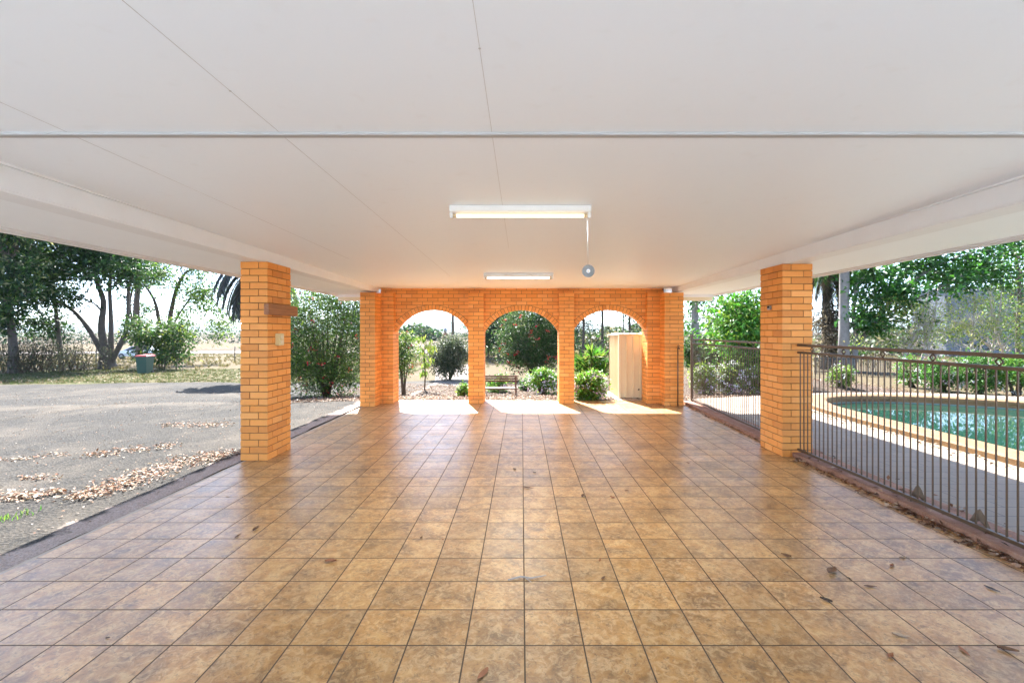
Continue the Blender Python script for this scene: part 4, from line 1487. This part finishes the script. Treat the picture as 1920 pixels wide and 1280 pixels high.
# ------------------------------------------------------------------ wheelie bin
b = GP(272, 701)
sc_ = b.y / F; bhh = 36 * sc_
t = thing('wheelie_bin', 'dark green wheelie bin with a red lid under the trees', 'bin', b, .12)
m = MB()
wt, wb, H = .29, .23, bhh * .93
m.hexa([(-wb, -.26, .05), (wb, -.26, .05), (wb, .26, .05), (-wb, .26, .05), (-wt, -.34, H), (wt, -.34, H), (wt, .34, H), (-wt, .34, H)])
m.cbox(-wt - .02, wt + .02, -.36, .36, H - .07, H - .001, .01)
m.build('body', M['bin_green'], t)
m = MB(); m.hexa([(-wt - .03, -.38, H + .001), (wt + .03, -.38, H + .001), (wt + .03, .40, H + .001), (-wt - .03, .40, H + .001), (-wt + .04, -.30, H + .07), (wt - .04, -.30, H + .07), (wt - .04, .36, H + .09), (-wt + .04, .36, H + .09)])
m.build('lid', M['bin_red'], t)
m = MB(); m.tube([(-.22, .40, H - .03), (.22, .40, H - .03)], .016, 8); m.build('handle', M['bin_green'], t)
for sx_ in (-1, 1):
    m = MB(); m.disc((sx_ * .25, .25, .10), .10, (1, 0, 0), .05, 18); m.build('wheel', M['rubber'], t)

# ------------------------------------------------------------------ car
b = GP(255, 672)
t = thing('parked_car', 'silver hatchback parked beyond the fence behind the tree trunks', 'car', (PX(262, b.y), b.y, b.z), 0)
prof_ = [(-2.15, .30), (-2.2, .55), (-2.05, .78), (-1.2, .98), (-.35, 1.42), (.7, 1.48), (1.55, 1.38), (2.05, .98), (2.15, .6), (2.1, .30)]
m = MB()
secs = [(-.86, .0, .94), (-.82, 0, 1.0), (.82, 0, 1.0), (.86, 0, .94)]
V_ = []
for (yy, _, k) in secs:
    for (x, z) in prof_:
        inn = max(0, z - .9) * .32
        V_.append((x * (.985 if k < 1 else 1), (yy - math.copysign(inn, yy)), z if k == 1 else .3 + (z - .3) * .97))
n = len(prof_); F_ = []
for k in range(3):
    for i in range(n):
        j = (i + 1) % n; F_.append((k * n + i, k * n + j, (k + 1) * n + j, (k + 1) * n + i))
F_.append(tuple(range(n))); F_.append(tuple(3 * n + i for i in range(n))[::-1])
m.add(V_, F_); m.build('body', M['car_paint'], t)
for (xa, xb, xc, xd) in ((-.95, -.30, .12, .12), (.2, .2, .95, .95), (1.03, 1.03, 1.45, 1.75)):
    m = MB()
    pts = [(xa, .98), (xb, 1.37), (xc, 1.41), (xd, .98)] if xa < 0 else ([(xa, .98), (xb, 1.41), (xc, 1.41), (xd, .98)] if xa < 1 else [(xa, .98), (xb, 1.40), (xc, 1.33), (xd, .98)])
    vs = [(x, -.866 + max(0, z - .9) * .32 - .004, z) for x, z in pts] + [(x, -.85 + max(0, z - .9) * .32 + .01, z) for x, z in pts]
    m.hexa([vs[0], vs[3], vs[7], vs[4], vs[1], vs[2], vs[6], vs[5]]); m.build('window', M['car_glass'], t)
for xx in (-1.35, 1.30):
    for yy in (-.80, .80):
        m = MB(); m.disc((xx, yy, .31), .31, (0, 1, 0), .20, 24, .19); wv = m.build('wheel', M['rubber'], t)
        m = MB(); m.disc((xx, yy, .31), .195, (0, 1, 0), .16, 18, .03); m.build('rim', M['steel'], wv)
m = MB(); m.cbox(-2.12, -1.98, -.80, -.52, .62, .74, .02); m.build('headlight', M['car_glass'], t)

# ------------------------------------------------------------------ pole, dead stump plant, dark frond plant
b = GP(849, 668)
t = thing('power_pole', 'dark timber pole standing beyond the round bush in the left arch', 'pole', b)
m = MB(); m.tube([(0, 0, -.3), (0, 0, 4), (0, 0, 8.5)], [.17, .16, .13], 12, wob=.02); m.build('shaft', M['post_wood'], t)
m = MB(); m.cbox(-.9, .9, -.06, .06, 7.6, 7.75, .01); m.build('crossarm', M['post_wood'], t)
b = GP(835, 690)
t = thing('garden_post', 'rusty brown pointed garden post behind the round bush', 'post', b)
H = PZ(614, b.y) - b.z; sx_ = 7 * b.y / F
m = MB()
m.hexa([(-sx_, -.12, 0), (sx_, -.12, 0), (sx_, .12, 0), (-sx_, .12, 0), (-sx_, -.12, H * .72), (sx_, -.12, H * .72), (sx_, .12, H * .72), (-sx_, .12, H * .72)])
m.hexa([(-sx_ * .98, -.11, H * .721), (sx_ * .98, -.11, H * .721), (sx_ * .98, .11, H * .721), (-sx_ * .98, .11, H * .721), (-sx_ * .4, -.05, H * .86), (sx_ * .4, -.05, H * .86), (sx_ * .4, .05, H * .86), (-sx_ * .4, .05, H * .86)])
m.build('shaft', M['kerb'], t)
m = MB(); m.tube([(0, 0, H * .86), (0, 0, H * .9), (0, 0, H * .96), (0, 0, H)], [.05, .11, .10, .03], 12); m.build('finial', M['steel'], t)


# ------------------------------------------------------------------ far hedge lines, hills
def far_wood(name, label, x0, x1, y, h, n, cols, depth=10.0):
    m_ = RNG.uniform(0, 1, size=(n, 2))
    x = x0 + (x1 - x0) * m_[:, 0]
    hh = h * (.75 + .25 * np.sin(x * .021 * 400 / y) + .18 * np.sin(x * .063 * 400 / y + 1.0) + .1 * np.sin(x * .19 * 400 / y))
    z = RNG.uniform(0, 1, n) ** .8 * hh
    yy = y + RNG.normal(size=n) * depth
    P = np.stack([x, yy, g(x, yy) + z], 1)
    L = RNG.uniform(.10, .24, n) * h
    o = leaves_obj(name, P, rand_unit(n), rand_unit(n) + [0, -.3, .5], L, L * .8, pal(cols, n, .25), M['leaf'])
    tag(o, label, 'trees', kind='stuff')


far_wood('distant_trees', 'line of dark trees along the far side of the flat fields', -620, 420, 430, 8.5, 9000, DARKG + OLIVE[:2])
far_wood('distant_grove', 'rounded grove of trees at the left of the left arch', -58, -38, 215, 9.5, 900, DARKG + OLIVE[:2], 4)
far_wood('boundary_scrub', 'belt of dry olive scrub behind the garden trees', -6, 75, 62, 3.4, 12000, OLIVE + MIDG[:1] + [(.2, .17, .11)], 3.5)
far_wood('fence_line_scrub', 'low dark hedge beyond the road on the left', -260, -60, 150, 3.4, 3500, [(.04, .05, .05), (.06, .06, .055)] + DARKG[:2], 2)

n = 160
hx = np.linspace(-5200, 4200, n); rows = 7
P = np.zeros((n, rows, 3))
def ridge(x):
    r = 95 + 75 * np.exp(-((x + 1250) / 520) ** 2) + 60 * np.exp(-((x + 560) / 300) ** 2) + 36 * np.sin(x * .0031) + 20 * np.sin(x * .0083 + 1) + 9 * np.sin(x * .023)
    return r + 40 * np.exp(-((x - 2600) / 700) ** 2)
for j in range(rows):
    f = j / (rows - 1)
    P[:, j, 0] = hx; P[:, j, 1] = 4000 + 900 * f; P[:, j, 2] = -8 + (ridge(hx + 60 * j) + 8) * math.sin(f * math.pi / 2)
tag(grid_obj('hills', P, M['hill']), 'pale blue hazy mountain range on the horizon', 'hills', kind='structure')

# ------------------------------------------------------------------ leaves on floor and ground
def litter(name, label, P, Lr, cols, parent=None, lift=.012, ratio=.5):
    N = len(P)
    d = rand_unit(N); d[:, 2] *= .25
    nr = rand_unit(N) * .45; nr[:, 2] = 1
    L = RNG.uniform(*Lr, N)
    Q = np.array(P, float); Q[:, 2] += lift * RNG.uniform(.3, 1.6, N)
    o = leaves_obj(name, Q, d, nr, L, L * ratio * RNG.uniform(.7, 1.2, N), pal(cols, N, .25), M['dry'], parent, .25)
    return tag(o, label, 'leaves', kind='stuff')


DRY = [(.28, .19, .125), (.20, .10, .05), (.37, .28, .21), (.13, .06, .03), (.44, .36, .28), (.24, .135, .08)]
DRYP = [(.38, .29, .22), (.27, .17, .115), (.44, .36, .29), (.20, .085, .045), (.30, .19, .13)]


def gpts(xy, off=.02):
    xy = np.array(xy); return np.column_stack([xy, g(xy[:, 0], xy[:, 1]) + off])


# windrows of leaves on the gravel, surveyed as pixel polylines (x,y,half width px)
def row_px(poly, n, sx=6, sy=4):
    out = []
    seg = [math.dist(poly[i][:2], poly[i + 1][:2]) for i in range(len(poly) - 1)]; tot = sum(seg)
    for i in range(len(poly) - 1):
        for _ in range(max(1, int(n * seg[i] / tot))):
            t_ = random.random(); w_ = poly[i][2] + (poly[i + 1][2] - poly[i][2]) * t_
            x = poly[i][0] + (poly[i + 1][0] - poly[i][0]) * t_ + random.gauss(0, w_ * 1.6)
            y = poly[i][1] + (poly[i + 1][1] - poly[i][1]) * t_ + random.gauss(0, w_ * .55)
            q = GP(x, max(y, 640)); out.append((q.x, q.y))
    return out


A_ = row_px([(140, 942, 6), (200, 924, 11), (270, 899, 12), (350, 871, 10), (445, 853, 5)], 1250)
A_ += row_px([(0, 944, 9), (60, 935, 8), (110, 930, 4)], 300)
litter('leaf_drift', 'drift of pale fallen leaves along the edge of the tiled floor', gpts(A_, .032), (.025, .06), DRYP, ratio=.5, lift=.022)
A_ = row_px([(160, 860, 5), (230, 850, 7), (330, 838, 5)], 260) + row_px([(300, 800, 4), (360, 800, 6), (430, 798, 4)], 240) + row_px([(0, 868, 4), (60, 862, 4), (125, 856, 4)], 90) + row_px([(30, 902, 4), (110, 900, 8)], 60)
litter('leaf_drift', 'thin scattered line of brown leaves across the gravel', gpts(A_, .032), (.03, .07), DRYP + DRY, ratio=.45)
A_ = np.column_stack([RNG.uniform(-17, -3.6, 5200), RNG.uniform(1.5, 17, 5200)])
litter('gravel_litter', 'small leaf scraps strewn over the gravel yard', gpts(A_, .032), (.018, .045), DRYP[1:2] + DRYP[3:] + [(.12, .10, .085), (.2, .18, .16), (.25, .21, .17)], ratio=.5)
A_ = np.column_stack([RNG.uniform(-6.3, 4.2, 15000), 10.75 + RNG.uniform(0, 1, 15000) ** 1.3 * 8])
litter('leaf_mulch', 'pinkish brown leaf litter covering the garden bed behind the arches', gpts(A_, .034), (.03, .09), DRY + [(.16, .10, .07), (.34, .25, .19)], ratio=.5)
A_ = np.column_stack([RNG.uniform(4, 14, 9000), RNG.uniform(11.4, 20, 9000)])
litter('leaf_mulch', 'dry leaf litter over the garden bed beyond the pool fence', gpts(A_, .034), (.03, .09), DRY + [(.16, .10, .07)], ratio=.5)
A_ = np.column_stack([RNG.uniform(-26, -7, 4000), RNG.uniform(20, 30, 4000)])
litter('yard_litter', 'dry leaves under the trees beyond the gravel yard', gpts(A_, .03), (.05, .12), DRY, ratio=.5)
# debris along the kerb
A_ = []
for k in range(520):
    y = random.uniform(1.6, 5.8) if k % 3 else random.uniform(2.8, 4.2); A_.append((3.415 + .006 * y - abs(random.gauss(0, .045)), y, .002))
for k in range(150):
    y = random.uniform(1.8, 5.8); A_.append((random.uniform(3.46, 3.86), y, .056))
for k in range(90):
    y = random.uniform(6.4, 9.9); A_.append((3.42 + .028 * (y - 5.0) - abs(random.gauss(0, .03)), y, .002))
litter('leaf_debris', 'crumbled brown leaves and bark along the kerb of the pool fence', np.array(A_), (.025, .075), [(.26, .12, .06), (.17, .08, .04), (.36, .22, .14), (.45, .33, .24), (.12, .06, .035)], ratio=.45)
A_ = []
for k in range(260):
    y = random.uniform(2.5, 9.5); A_.append((5.86 - abs(random.gauss(0, .12)), y, .0))
litter('deck_litter', 'dry leaves lying along the pool coping on the deck', np.array(A_), (.03, .09), DRY, ratio=.5)
# pier-foot debris
A_ = np.column_stack([RNG.uniform(2.7, 3.7, 140), 9.8 + RNG.uniform(-.12, .38, 140), np.full(140, .003)])
litter('leaf_debris', 'leaf crumbs at the foot of the right end pier', A_, (.02, .05), DRY, ratio=.5)
# big curled leaves caught under the fence
for (x, y, lab) in ((3.60, 4.18, 'curled brown leaf caught under the pool fence'), (3.60, 3.62, 'curled brown leaf caught under the pool fence')):
    m = MB(); P_ = []
    for i in range(7):
        for j in range(5):
            u = i / 6 - .5; v = j / 4 - .5; wd = .5 * math.cos(u * math.pi) ** .7 if abs(u) < .499 else .02
            P_.append((u * .05 + .04 * v * v, u * .26, .07 + .10 * v * wd * 2 + .05 * math.cos(u * 6) + random.gauss(0, .004)))
    m.add(P_, [(i * 5 + j, i * 5 + j + 1, (i + 1) * 5 + j + 1, (i + 1) * 5 + j) for i in range(6) for j in range(4)], 0, True)
    o = m.build('fallen_leaf', M['brown_pile'], None, (x, y, .03)); tag(o, lab, 'leaf', 'curled leaves under the fence')

# single leaves on the tiles (pixel positions)
proto = []
for k in range(4):
    m = MB(); P_ = []; Lf = 1.0; Wf = (.34, .42, .22, .5)[k]; cu = (.10, .22, .05, .16)[k]
    for i in range(6):
        u = i / 5; wd = Wf * math.sin(math.pi * min(1, max(.03, u)) ** .8) * .5 + .01
        for j in (-1, 0, 1):
            P_.append((u - .5 + random.gauss(0, .01), j * wd, .05 + cu * (u - .4) ** 2 + abs(j) * .12 * (1 if k % 2 else .4) * Wf * 2 + random.gauss(0, .012)))
    m.add(P_, [(i * 3 + j, i * 3 + j + 1, (i + 1) * 3 + j + 1, (i + 1) * 3 + j) for i in range(5) for j in range(2)], 0, True)
    m.add([(.45, -.008, .05), (.72, -.01, .10), (.72, .01, .10), (.45, .008, .05)], [(0, 1, 2, 3)])
    proto.append(m)
leafm = [plain('leaf_brown', (.17, .085, .04), .8, 0, .4, 6), plain('leaf_tan', (.40, .28, .17), .8, 0, .35, 6), plain('leaf_russet', (.30, .12, .05), .8, 0, .35, 6), plain('leaf_black', (.07, .045, .03), .8, 0, .4, 6)]
LF = [(427, 931, .05, 1), (480, 992, .10, 0), (446, 1005, .10, 0), (620, 1053, .10, 2), (905, 1265, .11, 2), (965, 880, .08, 0), (990, 915, .15, 0), (1002, 886, .06, 3), (1125, 1050, .06, 2), (1131, 1084, .05, 0),
      (1082, 1192, .045, 1), (1560, 1072, .13, 0), (1592, 1084, .05, 3), (1474, 1042, .08, 0), (1520, 1128, .07, 1), (1549, 1126, .08, 3), (1690, 1192, .10, 1), (1672, 1061, .07, 2), (1808, 1222, .10, 2), (1670, 1230, .06, 2),
      (1632, 1100, .09, 0), (1890, 1220, .10, 0), (700, 918, .07, 0), (1148, 933, .07, 2), (1060, 900, .05, 0), (1175, 920, .05, 0), (1228, 1021, .07, 1), (1093, 930, .09, 0), (745, 932, .05, 0), (830, 1012, .04, 2),
      (1320, 880, .05, 0), (1290, 868, .05, 0), (1860, 1105, .10, 3), (1692, 1046, .06, 1), (538, 990, .05, 0), (790, 1008, .04, 0), (1785, 1010, .06, 1), (202, 1196, .03, 3)]
lm = {}
for i, (px, py, L, c) in enumerate(LF):
    D = HC * F / (py - CY); k = i % 4
    key = (k, c)
    if key not in lm:
        o = proto[k].build('fallen_leaf', leafm[c]); lm[key] = o
    else:
        o = lm[key].copy(); C.objects.link(o)
    o.location = (PX(px, D), D, 0.001); o.rotation_euler = (0, 0, random.uniform(0, 6.28)); o.scale = (L * .8,) * 3
    tag(o, {0: 'dull brown fallen leaf lying on the tiled floor', 1: 'pale tan fallen leaf lying on the tiled floor', 2: 'russet fallen leaf lying on the tiled floor', 3: 'blackened fallen leaf lying on the tiled floor'}[c], 'leaf', ('dull brown', 'pale tan', 'russet', 'blackened')[c] + ' leaves on the tiles')
D = HC * F / (1085 - CY)
m = MB(); m.tube([(-.13, -.02, .006), (-.05, .01, .012), (.02, .0, .008), (.12, .025, .012)], [.004, .006, .005, .002], 6); m.tube([(-.02, .0, .01), (.02, -.05, .01)], [.004, .002], 5)
tag(m.build('twig', M['twig_pale'], None, (PX(990, D), D, 0)), 'pale dry twig lying on the tiled floor', 'twig')

# weeds in the gravel and grass tufts
def tufts(name, label, P, L, cols, per=14, mat='leaf'):
    P = np.repeat(np.array(P), per, axis=0); N = len(P)
    P = P + RNG.normal(size=P.shape) * [.05, .05, 0]
    d = rand_unit(N) * .6; d[:, 2] = 1
    ll = L * RNG.uniform(.5, 1.2, N)
    o = leaves_obj(name, P, d, rand_unit(N), ll, ll * .13, pal(cols, N), M[mat])
    return tag(o, label, 'grass', kind='stuff')


q = GP(14, 978)
o = tufts('weed', 'bright green weed growing in the gravel', gpts(RNG.normal(size=(4, 2)) * .05 + [q.x, q.y]), .06, BRIGHT + LIME)
A_ = np.column_stack([RNG.uniform(-30, -6, 2600), RNG.uniform(19.5, 30, 2600)])
keep = np.array([y_ > gravel_far(x_) - .3 for x_, y_ in A_]); A_ = A_[keep]
tufts('grass', 'short sparse grass on the lawn strip under the trees', gpts(A_), .10, [(.045, .08, .02), (.07, .09, .03), (.14, .115, .06)])
A_ = np.column_stack([RNG.uniform(-60, 60, 5000), RNG.uniform(30, 64, 5000)])
tufts('dry_grass', 'tufts of dry pale grass beyond the garden', gpts(A_), .28, [(.22, .17, .09), (.18, .14, .07), (.15, .13, .06), (.10, .10, .04)], 10)

# ------------------------------------------------------------------ air
HAZE = .0001
t = NT('haze_air')
pv = t.node('ShaderNodeVolumePrincipled'); pv.inputs['Color'].default_value = (.78, .87, .97, 1); pv.inputs['Density'].default_value = HAZE
t.l.new(pv.outputs[0], t.out.inputs['Volume'])
m = MB(); m.box(-5600, 4900, -5400, 5600, -14, 420)
tag(m.build('haze', t.m), 'pale blue haze over the far fields', 'haze', kind='stuff')
